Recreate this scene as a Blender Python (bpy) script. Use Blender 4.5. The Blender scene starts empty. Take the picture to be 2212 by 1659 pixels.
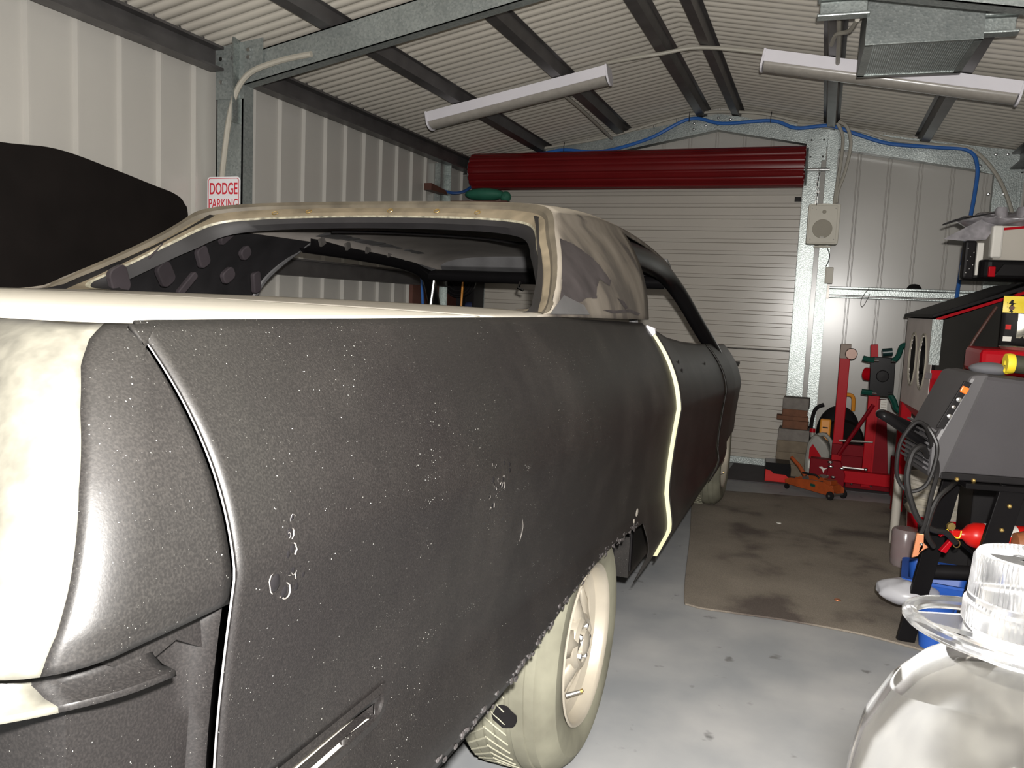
import bpy, bmesh, math, random
from mathutils import Vector, Matrix, noise
C = bpy.context.scene.collection
R = random.Random(7)
PI = math.pi

# ------------------------------------------------------------------ camera
F, YW, PT, RL, H = 1741.0, .3626, .1023, .0446, 1.19
_f = Vector((-math.sin(YW)*math.cos(PT), math.cos(YW)*math.cos(PT), -math.sin(PT)))
_r = Vector((math.cos(YW), math.sin(YW), 0)); _u = _r.cross(_f)
_r2 = _r*math.cos(RL)+_u*math.sin(RL); _u2 = -_r*math.sin(RL)+_u*math.cos(RL)
cam = bpy.data.cameras.new('camera'); camo = bpy.data.objects.new('camera', cam); C.objects.link(camo)
camo.matrix_world = Matrix(((_r2.x, _u2.x, -_f.x, 0), (_r2.y, _u2.y, -_f.y, 0), (_r2.z, _u2.z, -_f.z, H), (0, 0, 0, 1)))
cam.sensor_width = 36; cam.lens = 36*F/2212; cam.clip_start = .01
bpy.context.scene.camera = camo
# ------------------------------------------------------------------ world, flash, exposure
sc = bpy.context.scene
sc.view_settings.view_transform = 'Standard'; sc.view_settings.look = 'None'
sc.view_settings.gamma = 1; sc.view_settings.use_curve_mapping = False
sc.view_settings.exposure = 0.0
w = bpy.data.worlds.new('world'); sc.world = w; w.use_nodes = True
w.node_tree.nodes['Background'].inputs[0].default_value = (.95, .95, 1, 1)
w.node_tree.nodes['Background'].inputs[1].default_value = .12
fl = bpy.data.lights.new('camera_flash', 'POINT'); fl.energy = 560; fl.shadow_soft_size = .018; fl.color = (1, .97, .93)
flo = bpy.data.objects.new('camera_flash', fl); C.objects.link(flo)
flo.location = Vector((0, 0, H)) + _r2*.035 + _u2*.085 - _f*.01

# ------------------------------------------------------------------ materials
MATS = {}
def _mat(name):
    m = bpy.data.materials.new(name); m.use_nodes = True
    return m, m.node_tree.nodes, m.node_tree.links, m.node_tree.nodes['Principled BSDF']
def mat(name, col, rough=.5, metal=0, var=.12, vscale=6, bump=0, bscale=60, spec=.5, coat=0, alpha=1, trans=0, emit=None):
    """procedural material: base colour broken up by noise, optional fine bump"""
    if name in MATS: return MATS[name]
    m, N, L, b = _mat(name)
    tc = N.new('ShaderNodeTexCoord'); nz = N.new('ShaderNodeTexNoise'); nz.inputs['Scale'].default_value = vscale; nz.inputs['Detail'].default_value = 6
    L.new(tc.outputs['Object'], nz.inputs['Vector'])
    cr = N.new('ShaderNodeValToRGB'); L.new(nz.outputs['Fac'], cr.inputs['Fac'])
    cr.color_ramp.elements[0].position = .3; cr.color_ramp.elements[1].position = .7
    cr.color_ramp.elements[0].color = tuple(max(0, c*(1-var)) for c in col)+(1,)
    cr.color_ramp.elements[1].color = tuple(min(1, c*(1+var)) for c in col)+(1,)
    L.new(cr.outputs[0], b.inputs['Base Color'])
    b.inputs['Roughness'].default_value = rough; b.inputs['Metallic'].default_value = metal
    b.inputs['Specular IOR Level'].default_value = spec; b.inputs['Coat Weight'].default_value = coat
    b.inputs['Alpha'].default_value = alpha; b.inputs['Transmission Weight'].default_value = trans
    if bump:
        n2 = N.new('ShaderNodeTexNoise'); n2.inputs['Scale'].default_value = bscale; n2.inputs['Detail'].default_value = 4
        L.new(tc.outputs['Object'], n2.inputs['Vector'])
        bp = N.new('ShaderNodeBump'); bp.inputs['Strength'].default_value = bump; bp.inputs['Distance'].default_value = .004
        L.new(n2.outputs['Fac'], bp.inputs['Height']); L.new(bp.outputs[0], b.inputs['Normal'])
    if emit:
        b.inputs['Emission Color'].default_value = emit[0]+(1,); b.inputs['Emission Strength'].default_value = emit[1]
    MATS[name] = m; return m
def galv(name='galvanised', k=1.0, rough=.38, metal=.75):
    if name in MATS: return MATS[name]
    m, N, L, b = _mat(name)
    tc = N.new('ShaderNodeTexCoord'); vo = N.new('ShaderNodeTexVoronoi'); vo.inputs['Scale'].default_value = 110
    L.new(tc.outputs['Object'], vo.inputs['Vector'])
    cr = N.new('ShaderNodeValToRGB'); L.new(vo.outputs['Color'], cr.inputs['Fac'])
    cr.color_ramp.elements[0].color = (.33*k, .37*k, .36*k, 1); cr.color_ramp.elements[1].color = (.52*k, .56*k, .54*k, 1)
    nz = N.new('ShaderNodeTexNoise'); nz.inputs['Scale'].default_value = 5; L.new(tc.outputs['Object'], nz.inputs['Vector'])
    mx = N.new('ShaderNodeMix'); mx.data_type = 'RGBA'; mx.blend_type = 'MULTIPLY'; mx.inputs[0].default_value = .5
    L.new(cr.outputs[0], mx.inputs[6]); L.new(nz.outputs['Fac'], mx.inputs[7]); L.new(mx.outputs[2], b.inputs['Base Color'])
    b.inputs['Metallic'].default_value = metal; b.inputs['Roughness'].default_value = rough
    bp = N.new('ShaderNodeBump'); bp.inputs['Strength'].default_value = .25; bp.inputs['Distance'].default_value = .002
    L.new(vo.outputs['Distance'], bp.inputs['Height']); L.new(bp.outputs[0], b.inputs['Normal'])
    MATS[name] = m; return m
def primer():
    """matte black primer: faint purple, dusty patches, tone darkened rearward against flash falloff, pinpoint overspray"""
    m, N, L, b = _mat('black_primer')
    tc = N.new('ShaderNodeTexCoord')
    def nz(s, d=5, r=.5):
        n = N.new('ShaderNodeTexNoise'); n.inputs['Scale'].default_value = s; n.inputs['Detail'].default_value = d; n.inputs['Roughness'].default_value = r
        L.new(tc.outputs['Object'], n.inputs['Vector']); return n
    def ramp(src, p0, p1, c0, c1):
        r = N.new('ShaderNodeValToRGB'); r.color_ramp.elements[0].position = p0; r.color_ramp.elements[1].position = p1
        r.color_ramp.elements[0].color = c0; r.color_ramp.elements[1].color = c1; L.new(src, r.inputs['Fac']); return r
    def mixc(f, a, c, bt='MIX'):
        x = N.new('ShaderNodeMix'); x.data_type = 'RGBA'; x.blend_type = bt
        if hasattr(f, 'node'): L.new(f, x.inputs[0])
        else: x.inputs[0].default_value = f
        L.new(a, x.inputs[6])
        if hasattr(c, 'node'): L.new(c, x.inputs[7])
        else: x.inputs[7].default_value = c
        return x.outputs[2]
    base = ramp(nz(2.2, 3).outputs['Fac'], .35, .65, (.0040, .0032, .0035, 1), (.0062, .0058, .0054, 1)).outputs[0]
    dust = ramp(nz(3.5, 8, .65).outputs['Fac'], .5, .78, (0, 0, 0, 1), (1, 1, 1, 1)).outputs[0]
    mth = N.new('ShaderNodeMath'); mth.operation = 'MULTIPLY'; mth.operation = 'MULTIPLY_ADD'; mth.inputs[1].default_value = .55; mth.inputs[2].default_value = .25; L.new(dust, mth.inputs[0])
    sp_ = N.new('ShaderNodeSeparateXYZ'); L.new(tc.outputs['Object'], sp_.inputs[0]); mr_ = N.new('ShaderNodeMapRange'); mr_.inputs[1].default_value = -1.6; mr_.inputs[2].default_value = .9; mr_.inputs[3].default_value = .02; mr_.inputs[4].default_value = 1  # colour darkens toward the rear to offset the brighter flash there
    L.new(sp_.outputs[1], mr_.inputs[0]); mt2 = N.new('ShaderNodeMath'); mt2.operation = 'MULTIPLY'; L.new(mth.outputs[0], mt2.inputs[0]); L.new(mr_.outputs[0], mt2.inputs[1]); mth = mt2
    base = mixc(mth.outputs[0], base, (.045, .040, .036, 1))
    grain = ramp(nz(420, 2).outputs['Fac'], .4, .72, (.82, .82, .82, 1), (1.9, 1.9, 1.85, 1)).outputs[0]
    base = mixc(.8, base, grain, 'MULTIPLY')
    def specks(scale, thr, mask_scale, m0, m1, col, kk=.72):
        nonlocal base
        vo = N.new('ShaderNodeTexVoronoi'); vo.inputs['Scale'].default_value = scale; L.new(tc.outputs['Object'], vo.inputs['Vector'])
        d = ramp(vo.outputs['Distance'], thr*.6, thr, (1, 1, 1, 1), (0, 0, 0, 1)).outputs[0]
        sep = N.new('ShaderNodeSeparateColor'); L.new(vo.outputs['Color'], sep.inputs[0])
        k = ramp(sep.outputs[0], kk, kk+.03, (0, 0, 0, 1), (1, 1, 1, 1)).outputs[0]
        mk = ramp(nz(mask_scale, 3).outputs['Fac'], m0, m1, (0, 0, 0, 1), (1, 1, 1, 1)).outputs[0]
        a = N.new('ShaderNodeMath'); a.operation = 'MULTIPLY'; L.new(d, a.inputs[0]); L.new(k, a.inputs[1])
        c = N.new('ShaderNodeMath'); c.operation = 'MULTIPLY'; L.new(a.outputs[0], c.inputs[0]); L.new(mk, c.inputs[1])
        base = mixc(c.outputs[0], base, col)
        return c.outputs[0]
    specks(420, .13, 2.0, .35, .55, (.22, .22, .20, 1), .85)
    specks(150, .085, 7, .50, .58, (.6, .6, .54, 1), .6)
    specks(230, .17, 9, .54, .60, (.45, .45, .41, 1), .82)
    L.new(base, b.inputs['Base Color']); b.inputs['Roughness'].default_value = .45; b.inputs['Specular IOR Level'].default_value = .42
    bp = N.new('ShaderNodeBump'); bp.inputs['Strength'].default_value = .12; bp.inputs['Distance'].default_value = .0008
    L.new(nz(500, 2).outputs['Fac'], bp.inputs['Height']); L.new(bp.outputs[0], b.inputs['Normal'])
    MATS['black_primer'] = m; return m
def dusty():
    """grey-brown dusty primer of the roof with dark wiped smudges"""
    m, N, L, b = _mat('dusty_primer')
    tc = N.new('ShaderNodeTexCoord')
    mp = N.new('ShaderNodeMapping'); mp.inputs['Scale'].default_value = (4, 6, 2.2); L.new(tc.outputs['Object'], mp.inputs[0])
    n = N.new('ShaderNodeTexNoise'); n.inputs['Scale'].default_value = 1.6; n.inputs['Detail'].default_value = 6; L.new(mp.outputs[0], n.inputs['Vector'])
    r = N.new('ShaderNodeValToRGB'); L.new(n.outputs['Fac'], r.inputs['Fac'])
    e = r.color_ramp.elements; e[0].position = .34; e[0].color = (.075, .066, .058, 1); e[1].position = .5; e[1].color = (.135, .118, .098, 1)
    x = e.new(.7); x.color = (.18, .16, .135, 1)
    n3 = N.new('ShaderNodeTexNoise'); n3.inputs['Scale'].default_value = 5; n3.inputs['Detail'].default_value = 4; L.new(tc.outputs['Object'], n3.inputs['Vector'])
    r3 = N.new('ShaderNodeValToRGB'); L.new(n3.outputs['Fac'], r3.inputs['Fac']); r3.color_ramp.elements[0].position = .62; r3.color_ramp.elements[1].position = .68
    mx = N.new('ShaderNodeMix'); mx.data_type = 'RGBA'; L.new(r3.outputs[0], mx.inputs[0]); L.new(r.outputs[0], mx.inputs[6]); mx.inputs[7].default_value = (.040, .034, .034, 1)
    ge = N.new('ShaderNodeNewGeometry'); sx = N.new('ShaderNodeSeparateXYZ'); L.new(ge.outputs['Normal'], sx.inputs[0])
    rz_ = N.new('ShaderNodeValToRGB'); L.new(sx.outputs[2], rz_.inputs['Fac']); rz_.color_ramp.elements[0].position = .80; rz_.color_ramp.elements[1].position = .95
    m2 = N.new('ShaderNodeMix'); m2.data_type = 'RGBA'; L.new(rz_.outputs[0], m2.inputs[0]); L.new(mx.outputs[2], m2.inputs[6]); m2.inputs[7].default_value = (.42, .38, .32, 1); mx = m2
    L.new(mx.outputs[2], b.inputs['Base Color']); b.inputs['Roughness'].default_value = .6; b.inputs['Specular IOR Level'].default_value = .3
    MATS['dusty_primer'] = m; return m
def concrete():
    m, N, L, b = _mat('painted_concrete')
    tc = N.new('ShaderNodeTexCoord')
    n = N.new('ShaderNodeTexNoise'); n.inputs['Scale'].default_value = 3; n.inputs['Detail'].default_value = 8; L.new(tc.outputs['Object'], n.inputs['Vector'])
    r = N.new('ShaderNodeValToRGB'); L.new(n.outputs['Fac'], r.inputs['Fac'])
    e = r.color_ramp.elements; e[0].position = .35; e[0].color = (.25, .26, .27, 1); e[1].position = .7; e[1].color = (.36, .36, .36, 1)
    n2 = N.new('ShaderNodeTexNoise'); n2.inputs['Scale'].default_value = 11; n2.inputs['Detail'].default_value = 3; L.new(tc.outputs['Object'], n2.inputs['Vector'])
    r2 = N.new('ShaderNodeValToRGB'); L.new(n2.outputs['Fac'], r2.inputs['Fac']); r2.color_ramp.elements[0].position = .67; r2.color_ramp.elements[1].position = .74
    mx = N.new('ShaderNodeMix'); mx.data_type = 'RGBA'; L.new(r2.outputs[0], mx.inputs[0]); L.new(r.outputs[0], mx.inputs[6]); mx.inputs[7].default_value = (.15, .15, .15, 1)
    L.new(mx.outputs[2], b.inputs['Base Color']); b.inputs['Roughness'].default_value = .55; b.inputs['Specular IOR Level'].default_value = .3
    MATS['painted_concrete'] = m; return m
def matcarpet():
    m, N, L, b = _mat('stained_mat')
    tc = N.new('ShaderNodeTexCoord')
    n = N.new('ShaderNodeTexNoise'); n.inputs['Scale'].default_value = 2.6; n.inputs['Detail'].default_value = 7; L.new(tc.outputs['Object'], n.inputs['Vector'])
    r = N.new('ShaderNodeValToRGB'); L.new(n.outputs['Fac'], r.inputs['Fac'])
    e = r.color_ramp.elements; e[0].position = .36; e[0].color = (.12, .10, .088, 1); e[1].position = .47; e[1].color = (.23, .20, .165, 1)
    x = e.new(.75); x.color = (.29, .255, .21, 1)
    n2 = N.new('ShaderNodeTexNoise'); n2.inputs['Scale'].default_value = 260; L.new(tc.outputs['Object'], n2.inputs['Vector'])
    mx = N.new('ShaderNodeMix'); mx.data_type = 'RGBA'; mx.blend_type = 'MULTIPLY'; mx.inputs[0].default_value = .6
    L.new(r.outputs[0], mx.inputs[6]); L.new(n2.outputs['Fac'], mx.inputs[7])
    mu = N.new('ShaderNodeMix'); mu.data_type = 'RGBA'; mu.blend_type = 'MULTIPLY'; mu.inputs[0].default_value = 1; L.new(mx.outputs[2], mu.inputs[6]); mu.inputs[7].default_value = (1.3, 1.3, 1.3, 1)
    L.new(mu.outputs[2], b.inputs['Base Color']); b.inputs['Roughness'].default_value = .95; b.inputs['Specular IOR Level'].default_value = .1
    bp = N.new('ShaderNodeBump'); bp.inputs['Strength'].default_value = .5; bp.inputs['Distance'].default_value = .003
    L.new(n2.outputs['Fac'], bp.inputs['Height']); L.new(bp.outputs[0], b.inputs['Normal'])
    return m
def tyre_mat():
    m, N, L, b = _mat('dusty_tyre')
    tc = N.new('ShaderNodeTexCoord')
    n = N.new('ShaderNodeTexNoise'); n.inputs['Scale'].default_value = 7; n.inputs['Detail'].default_value = 6; L.new(tc.outputs['Object'], n.inputs['Vector'])
    r = N.new('ShaderNodeValToRGB'); L.new(n.outputs['Fac'], r.inputs['Fac'])
    e = r.color_ramp.elements; e[0].position = .3; e[0].color = (.13, .125, .095, 1); e[1].position = .62; e[1].color = (.21, .205, .155, 1)
    L.new(r.outputs[0], b.inputs['Base Color']); b.inputs['Roughness'].default_value = .85; b.inputs['Specular IOR Level'].default_value = .2
    MATS['dusty_tyre'] = m; return m

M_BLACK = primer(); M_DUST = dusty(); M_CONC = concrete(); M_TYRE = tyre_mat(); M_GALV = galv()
M_GBRIGHT = galv('galvanised_post', 1.05, .36, .6)
M_GGREEN = galv('galvanised_dull', .8, .5, .5)
M_DECK = mat('pale_dusty_primer', (.60, .575, .51), .5, var=.08, vscale=3)
M_CLAD = mat('wall_sheet', (.40, .385, .355), .24, metal=.0, var=.03, vscale=2, spec=.5)
M_ROOF = mat('roof_sheet', (.56, .525, .46), .42, var=.05, vscale=2)
M_DOOR = mat('shutter_sheet', (.42, .39, .345), .22, var=.04, vscale=2, spec=.5)
M_MAROON = mat('maroon_sheet', (.125, .008, .009), .30, var=.1, vscale=3, spec=.2)
M_PURL = mat('dark_purlin_steel', (.10, .095, .095), .42, metal=.55, var=.2, vscale=9)
M_WHITE = mat('white_enamel', (.72, .70, .74), .4, var=.03)
M_DIFF = mat('prismatic_diffuser', (.30, .28, .25), .25, var=.08, vscale=30)
M_TAN = mat('tan_primer_strip', (.17, .14, .095), .6, var=.25, vscale=14)
M_DARKTAN = mat('dark_tan_strip', (.10, .085, .062), .6, var=.3, vscale=12)
M_INNER = mat('inner_black', (.012, .011, .012), .6, var=.3, vscale=10)
M_INGREY = mat('inner_grey_metal', (.13, .128, .13), .4, metal=.2, var=.2, vscale=8)
M_LINING = mat('roof_underside', (.23, .21, .19), .6, var=.15, vscale=6)
M_CREAM = mat('cream_jamb', (.62, .60, .38), .5, var=.06)
M_GLOSSBLK = mat('gloss_black', (.007, .0065, .007), .28, var=.1, spec=.10)
M_BLK = mat('black_plastic', (.012, .011, .0115), .5, var=.2, spec=.12)
M_BLKVIN = mat('black_satin', (.007, .0055, .005), .8, var=.2, spec=.1)
M_RIM = mat('dusty_alloy', (.42, .38, .31), .38, metal=.35, var=.1, vscale=10)
M_RED = mat('red_enamel', (.36, .003, .009), .38, var=.08, spec=.10)
M_RED2 = mat('dark_red_enamel', (.16, .003, .008), .42, var=.1, spec=.08)
M_REDORANGE = mat('red_orange_enamel', (.48, .010, .007), .32, var=.1, spec=.3)
M_ORANGE = mat('orange_enamel', (.30, .055, .010), .5, var=.2, vscale=20)
M_YORANGE = mat('orange_plastic', (.65, .25, .02), .45, var=.05)
M_YELLOW = mat('yellow_plastic', (.72, .55, .03), .4, var=.05)
M_GREEN = mat('dark_green_enamel', (.006, .055, .040), .4, var=.1, spec=.2)
M_GREEN2 = mat('green_fabric', (.02, .13, .08), .7, var=.2)
M_GREYPL = mat('grey_plastic', (.24, .235, .21), .5, var=.06)
M_WELD = mat('dark_grey_powder', (.050, .047, .050), .5, var=.06, bump=.2, bscale=600, spec=.2)
M_WELDF = mat('mid_grey_powder', (.075, .072, .075), .4, var=.05, spec=.3)
M_CHROME = mat('bright_metal', (.7, .7, .7), .2, metal=1, var=.05)
M_STEEL = mat('worn_steel', (.30, .28, .26), .4, metal=.8, var=.2, vscale=20)
M_COPPER = mat('copper', (.70, .28, .14), .35, metal=.8, var=.1)
M_BRASS = mat('brass', (.6, .42, .15), .35, metal=.9, var=.1)
M_TEAL = mat('teal_card', (.02, .36, .42), .5, var=.05)
M_BLUE = mat('blue_plastic', (.02, .09, .40), .4, var=.08)
M_HOSE = mat('blue_hose', (.03, .13, .42), .3, var=.05)
M_CONDUIT = mat('grey_conduit', (.36, .34, .29), .5, var=.05)
M_CABLE = mat('black_cable', (.016, .015, .015), .4, var=.2, spec=.25)
M_CARD = mat('cream_card', (.42, .39, .34), .6, var=.04)
M_SPK = mat('speaker_grey', (.55, .52, .44), .5, var=.03)
M_SPKG = mat('speaker_grille', (.32, .295, .24), .7, var=.05)
M_PAPER = mat('white_paper', (.62, .60, .55), .6, var=.04)
M_SIGN = mat('sign_white', (.75, .74, .76), .4, var=.02)
M_SIGNRED = mat('sign_red', (.55, .02, .04), .4, var=.02)
M_BAG = mat('hazy_plastic_bag', (.55, .55, .58), .3, var=.1, trans=.35)
M_BLISTER = mat('clear_blister_plastic', (.42, .40, .42), .12, var=.3, vscale=25, trans=.5)
M_RUST = mat('rusty_steel', (.36, .13, .05), .6, var=.5, vscale=9)
M_WOOD = mat('bench_timber', (.3, .2, .12), .6, var=.2)
M_BROWN = mat('brown_board', (.09, .035, .025), .5, var=.2)
M_NAVY = mat('navy_fabric', (.02, .03, .09), .7, var=.3)
M_ALU = mat('foil', (.75, .72, .62), .25, metal=.9, var=.2, vscale=20)
M_MUD = mat('pale_grey_mud', (.42, .42, .34), .7, var=.1)

# ------------------------------------------------------------------ mesh helpers
class MB:
    def __init__(s): s.v = []; s.f = []
    def add(s, v, f, M=None):
        n = len(s.v); s.v += [tuple(M @ Vector(p)) if M else tuple(p) for p in v]; s.f += [tuple(i+n for i in q) for q in f]; return s
    def box(s, c, d, M=None, rot=None):
        x, y, z = (k/2 for k in d)
        v = [Vector((a, b, e)) for e in (-z, z) for b in (-y, y) for a in (-x, x)]
        if rot: v = [rot @ p for p in v]
        v = [p+Vector(c) for p in v]
        return s.add(v, [(0, 2, 3, 1), (4, 5, 7, 6), (0, 1, 5, 4), (2, 6, 7, 3), (0, 4, 6, 2), (1, 3, 7, 5)], M)
    def tube(s, pts, r, n=10, cap=True, closed=False):
        pts = [Vector(p) for p in pts]; m = len(pts); rs = r if isinstance(r, (list, tuple)) else [r]*m
        vs = []; fs = []; up = None
        for i, p in enumerate(pts):
            a = pts[i-1] if (i or closed) else p; b = pts[(i+1) % m] if (i < m-1 or closed) else p
            t = (b-a).normalized()
            if up is None: up = t.cross(Vector((0, 0, 1))); up = up if up.length > .1 else t.cross(Vector((1, 0, 0)))
            up = (up-t*up.dot(t)).normalized(); w_ = t.cross(up)
            vs += [p+(up*math.cos(2*PI*k/n)+w_*math.sin(2*PI*k/n))*rs[i] for k in range(n)]
        for i in range(m if closed else m-1):
            j = (i+1) % m
            fs += [(i*n+k, i*n+(k+1) % n, j*n+(k+1) % n, j*n+k) for k in range(n)]
        if cap and not closed: fs += [tuple(range(n-1, -1, -1)), tuple((m-1)*n+k for k in range(n))]
        return s.add(vs, fs)
    def lathe(s, prof, c=(0, 0, 0), axis='z', n=32, a0=0, a1=2*PI):
        full = abs(a1-a0-2*PI) < 1e-6; k = n if full else n+1
        vs = []
        for r, h in prof:
            for i in range(k):
                a = a0+(a1-a0)*i/n; x, y = r*math.cos(a), r*math.sin(a)
                p = {'z': (x, y, h), 'x': (h, x, y), 'y': (y, h, x)}[axis]
                vs.append((p[0]+c[0], p[1]+c[1], p[2]+c[2]))
        fs = []
        for j in range(len(prof)-1):
            for i in range(n):
                i2 = (i+1) % k
                fs.append((j*k+i, j*k+i2, (j+1)*k+i2, (j+1)*k+i))
        return s.add(vs, fs)
    def cyl(s, a, b, r, n=16): return s.tube([a, b], r, n)
    def prism(s, poly, fn, h0, h1):
        """poly = 2-D outline, fn(x, y, h) -> point"""
        n = len(poly)
        vs = [fn(x, y, h0) for x, y in poly]+[fn(x, y, h1) for x, y in poly]
        return s.add(vs, [tuple(range(n-1, -1, -1)), tuple(range(n, 2*n))]+[(i, (i+1) % n, n+(i+1) % n, n+i) for i in range(n)])
    def grid(s, rows, skip=None, closed=False):
        n = len(rows[0]); vs = [p for r in rows for p in r]; fs = []
        for i in range(len(rows)-1):
            for j in range(n-1 if not closed else n):
                j2 = (j+1) % n; q = (i*n+j, i*n+j2, (i+1)*n+j2, (i+1)*n+j)
                if skip and skip(sum((Vector(vs[k]) for k in q), Vector())/4): continue
                fs.append(q)
        return s.add(vs, fs)
    def sphere(s, c, r, n=16, m=10, sc_=(1, 1, 1)):
        vs = []; fs = []
        for i in range(m+1):
            t = PI*i/m
            for k in range(n):
                a = 2*PI*k/n; vs.append((c[0]+r*sc_[0]*math.sin(t)*math.cos(a), c[1]+r*sc_[1]*math.sin(t)*math.sin(a), c[2]+r*sc_[2]*math.cos(t)))
        for i in range(m):
            for k in range(n): fs.append((i*n+k, (i+1)*n+k, (i+1)*n+(k+1) % n, i*n+(k+1) % n))
        return s.add(vs, fs)
def obj(name, mb, m, parent=None, smooth=False, bevel=0, solid=0, ang=35, sub=0, soff=0):
    me = bpy.data.meshes.new(name); me.from_pydata(mb.v, [], mb.f); me.validate()
    b = bmesh.new(); b.from_mesh(me); bmesh.ops.remove_doubles(b, verts=b.verts, dist=1e-5)
    bmesh.ops.recalc_face_normals(b, faces=b.faces)
    if smooth:
        for f in b.faces: f.smooth = True
        for e in b.edges:
            if len(e.link_faces) == 2 and e.calc_face_angle(0) > math.radians(ang): e.smooth = False
    b.to_mesh(me); b.free()
    me.materials.append(m if not isinstance(m, str) else MATS[m])
    o = bpy.data.objects.new(name, me); C.objects.link(o)
    if parent: o.parent = parent
    if solid: q = o.modifiers.new('s', 'SOLIDIFY'); q.thickness = solid; q.offset = soff
    if bevel: q = o.modifiers.new('b', 'BEVEL'); q.width = bevel; q.segments = 2; q.limit_method = 'ANGLE'
    if sub: q = o.modifiers.new('d', 'SUBSURF'); q.levels = q.render_levels = sub
    return o
def tag(o, label, cat, group=None):
    o['label'] = label; o['category'] = cat
    if group: o['group'] = group
    return o
def thing(name, label, cat, loc=(0, 0, 0), rz=0, group=None):
    o = bpy.data.objects.new(name, None); C.objects.link(o); o.empty_display_size = .05
    o.location = loc; o.rotation_euler = (0, 0, rz); return tag(o, label, cat, group)
def struct(o): o['kind'] = 'structure'; return o
def interp(x, xs, ys):
    if x <= xs[0]: return ys[0]
    for i in range(len(xs)-1):
        if x <= xs[i+1]: t = (x-xs[i])/(xs[i+1]-xs[i]); return ys[i]+t*(ys[i+1]-ys[i])
    return ys[-1]
def lerp(a, b, t): return a+(b-a)*t
def smooth_path(pts, n=8, closed=False):
    pts = [Vector(p) for p in pts]; out = []; m = len(pts)
    for i in range(m if closed else m-1):
        g = lambda k: pts[k % m] if closed else pts[max(0, min(m-1, k))]
        p0, p1, p2, p3 = g(i-1), g(i), g(i+1), g(i+2)
        for k in range(n):
            t = k/n; out.append(.5*((2*p1)+(p2-p0)*t+(2*p0-5*p1+4*p2-p3)*t*t+(3*p1-p0-3*p2+p3)*t**3))
    if not closed: out.append(pts[-1])
    return out
def RZ(a): return Matrix.Rotation(a, 3, 'Z')
def RY(a): return Matrix.Rotation(a, 3, 'Y')
def RX(a): return Matrix.Rotation(a, 3, 'X')
def text(name, s, size, m, parent, M, bold=0):
    cu = bpy.data.curves.new(name, 'FONT'); cu.body = s; cu.size = size; cu.align_x = 'CENTER'; cu.align_y = 'CENTER'; cu.extrude = .0006; cu.offset = bold
    o = bpy.data.objects.new(name, cu); C.objects.link(o); o.parent = parent; o.matrix_local = M; cu.materials.append(m)
    bpy.context.view_layer.update(); me = bpy.data.meshes.new_from_object(o.evaluated_get(bpy.context.evaluated_depsgraph_get())); o2 = bpy.data.objects.new(name, me); C.objects.link(o2); o2.parent = parent; o2.matrix_local = M; bpy.data.objects.remove(o); return o2

# ================================================================== the shed
XL, XR, YB, AP, ZA, SL = -2.93, 1.24, 6.58, -.86, 2.765, .19
def zroof(x): return ZA-SL*abs(x-AP)
Y0 = -1.2
struct(obj('floor', MB().box((-.8, 2.7, -.05), (4.6, 8.2, .1)), M_CONC))
# left wall: flat pans with narrow raised ribs
def ribbed(pos, a0, a1, z0f, z1f, ribs, depth, wd, n_):
    """vertical ribbed sheet; pos(a, d, z) -> point, ribs = list of a"""
    st = [(a0, 0)]
    for r in ribs:
        if a0+wd < r < a1-wd:
            st += [(r-wd/2-.004, 0), (r-wd/2+.002, depth), (r+wd/2-.002, depth), (r+wd/2+.004, 0)]
    st.append((a1, 0)); m = MB(); rows = []
    for t in (0, 1): rows.append([pos(a, d, lerp(z0f, z1f(a), t)) for a, d in st])
    m.grid(rows); return m
m = ribbed(lambda a, d, z: (XL+d, a, z), Y0, YB, 0, lambda a: zroof(XL), [2.306+.2215*k for k in range(-16, 20)], .022, .016, 0)
struct(obj('wall_left', m, M_CLAD, solid=.002))
m = ribbed(lambda a, d, z: (XR-d, a, z), 1.6, YB, 0, lambda a: zroof(XR), [1.7+.2215*k for k in range(0, 23)], .022, .016, 0)
struct(obj('wall_right', m, M_CLAD, solid=.002))
# back wall above and beside the roller door; minor ribs between pans
wb = MB()
for x0, x1, zb in ((XL, -2.83, 0), (-2.83, -.17, 2.22), (-.17, XR, 0)):
    ribs = [.164+.2075*k for k in range(-16, 7)]
    st = [(x0, 0)]
    for r in ribs:
        for dx in (-.010, .010):
            q = r+dx
            if x0+.012 < q < x1-.012: st += [(q-.005, 0), (q-.002, -.006), (q+.002, -.006), (q+.005, 0)]
    for q in (AP,):
        if x0 < q < x1: st.append((q, 0))
    st.append((x1, 0)); st.sort()
    wb.grid([[(a, YB-d, lerp(zb, zroof(a), t)) for a, d in st] for t in (0, 1)])
struct(obj('wall_back', wb, M_CLAD, solid=.002))
# corrugated roof, ridge capping
cm = MB(); pitch = .076; ny = int((YB-Y0)/pitch*8)
for x0, x1 in ((XL, AP), (AP, XR)):
    rows = []
    for k in range(5):
        x = lerp(x0, x1, k/4)
        rows.append([(x, Y0+(YB-Y0)*j/ny, zroof(x)+.004-.013*abs(math.sin(PI*(Y0+(YB-Y0)*j/ny)/pitch))**.8) for j in range(ny+1)])
    cm.grid(rows)
struct(obj('ceiling', cm, M_ROOF, smooth=True, ang=80))
t = MB(); t.prism([(AP-.12, zroof(AP-.12)+.012), (AP, ZA+.012), (AP+.12, zroof(AP+.12)+.012), (AP, ZA+.02)], lambda x, z, y: (x, y, z), Y0, YB)
struct(obj('trim_1', t, M_GALV))
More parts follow.
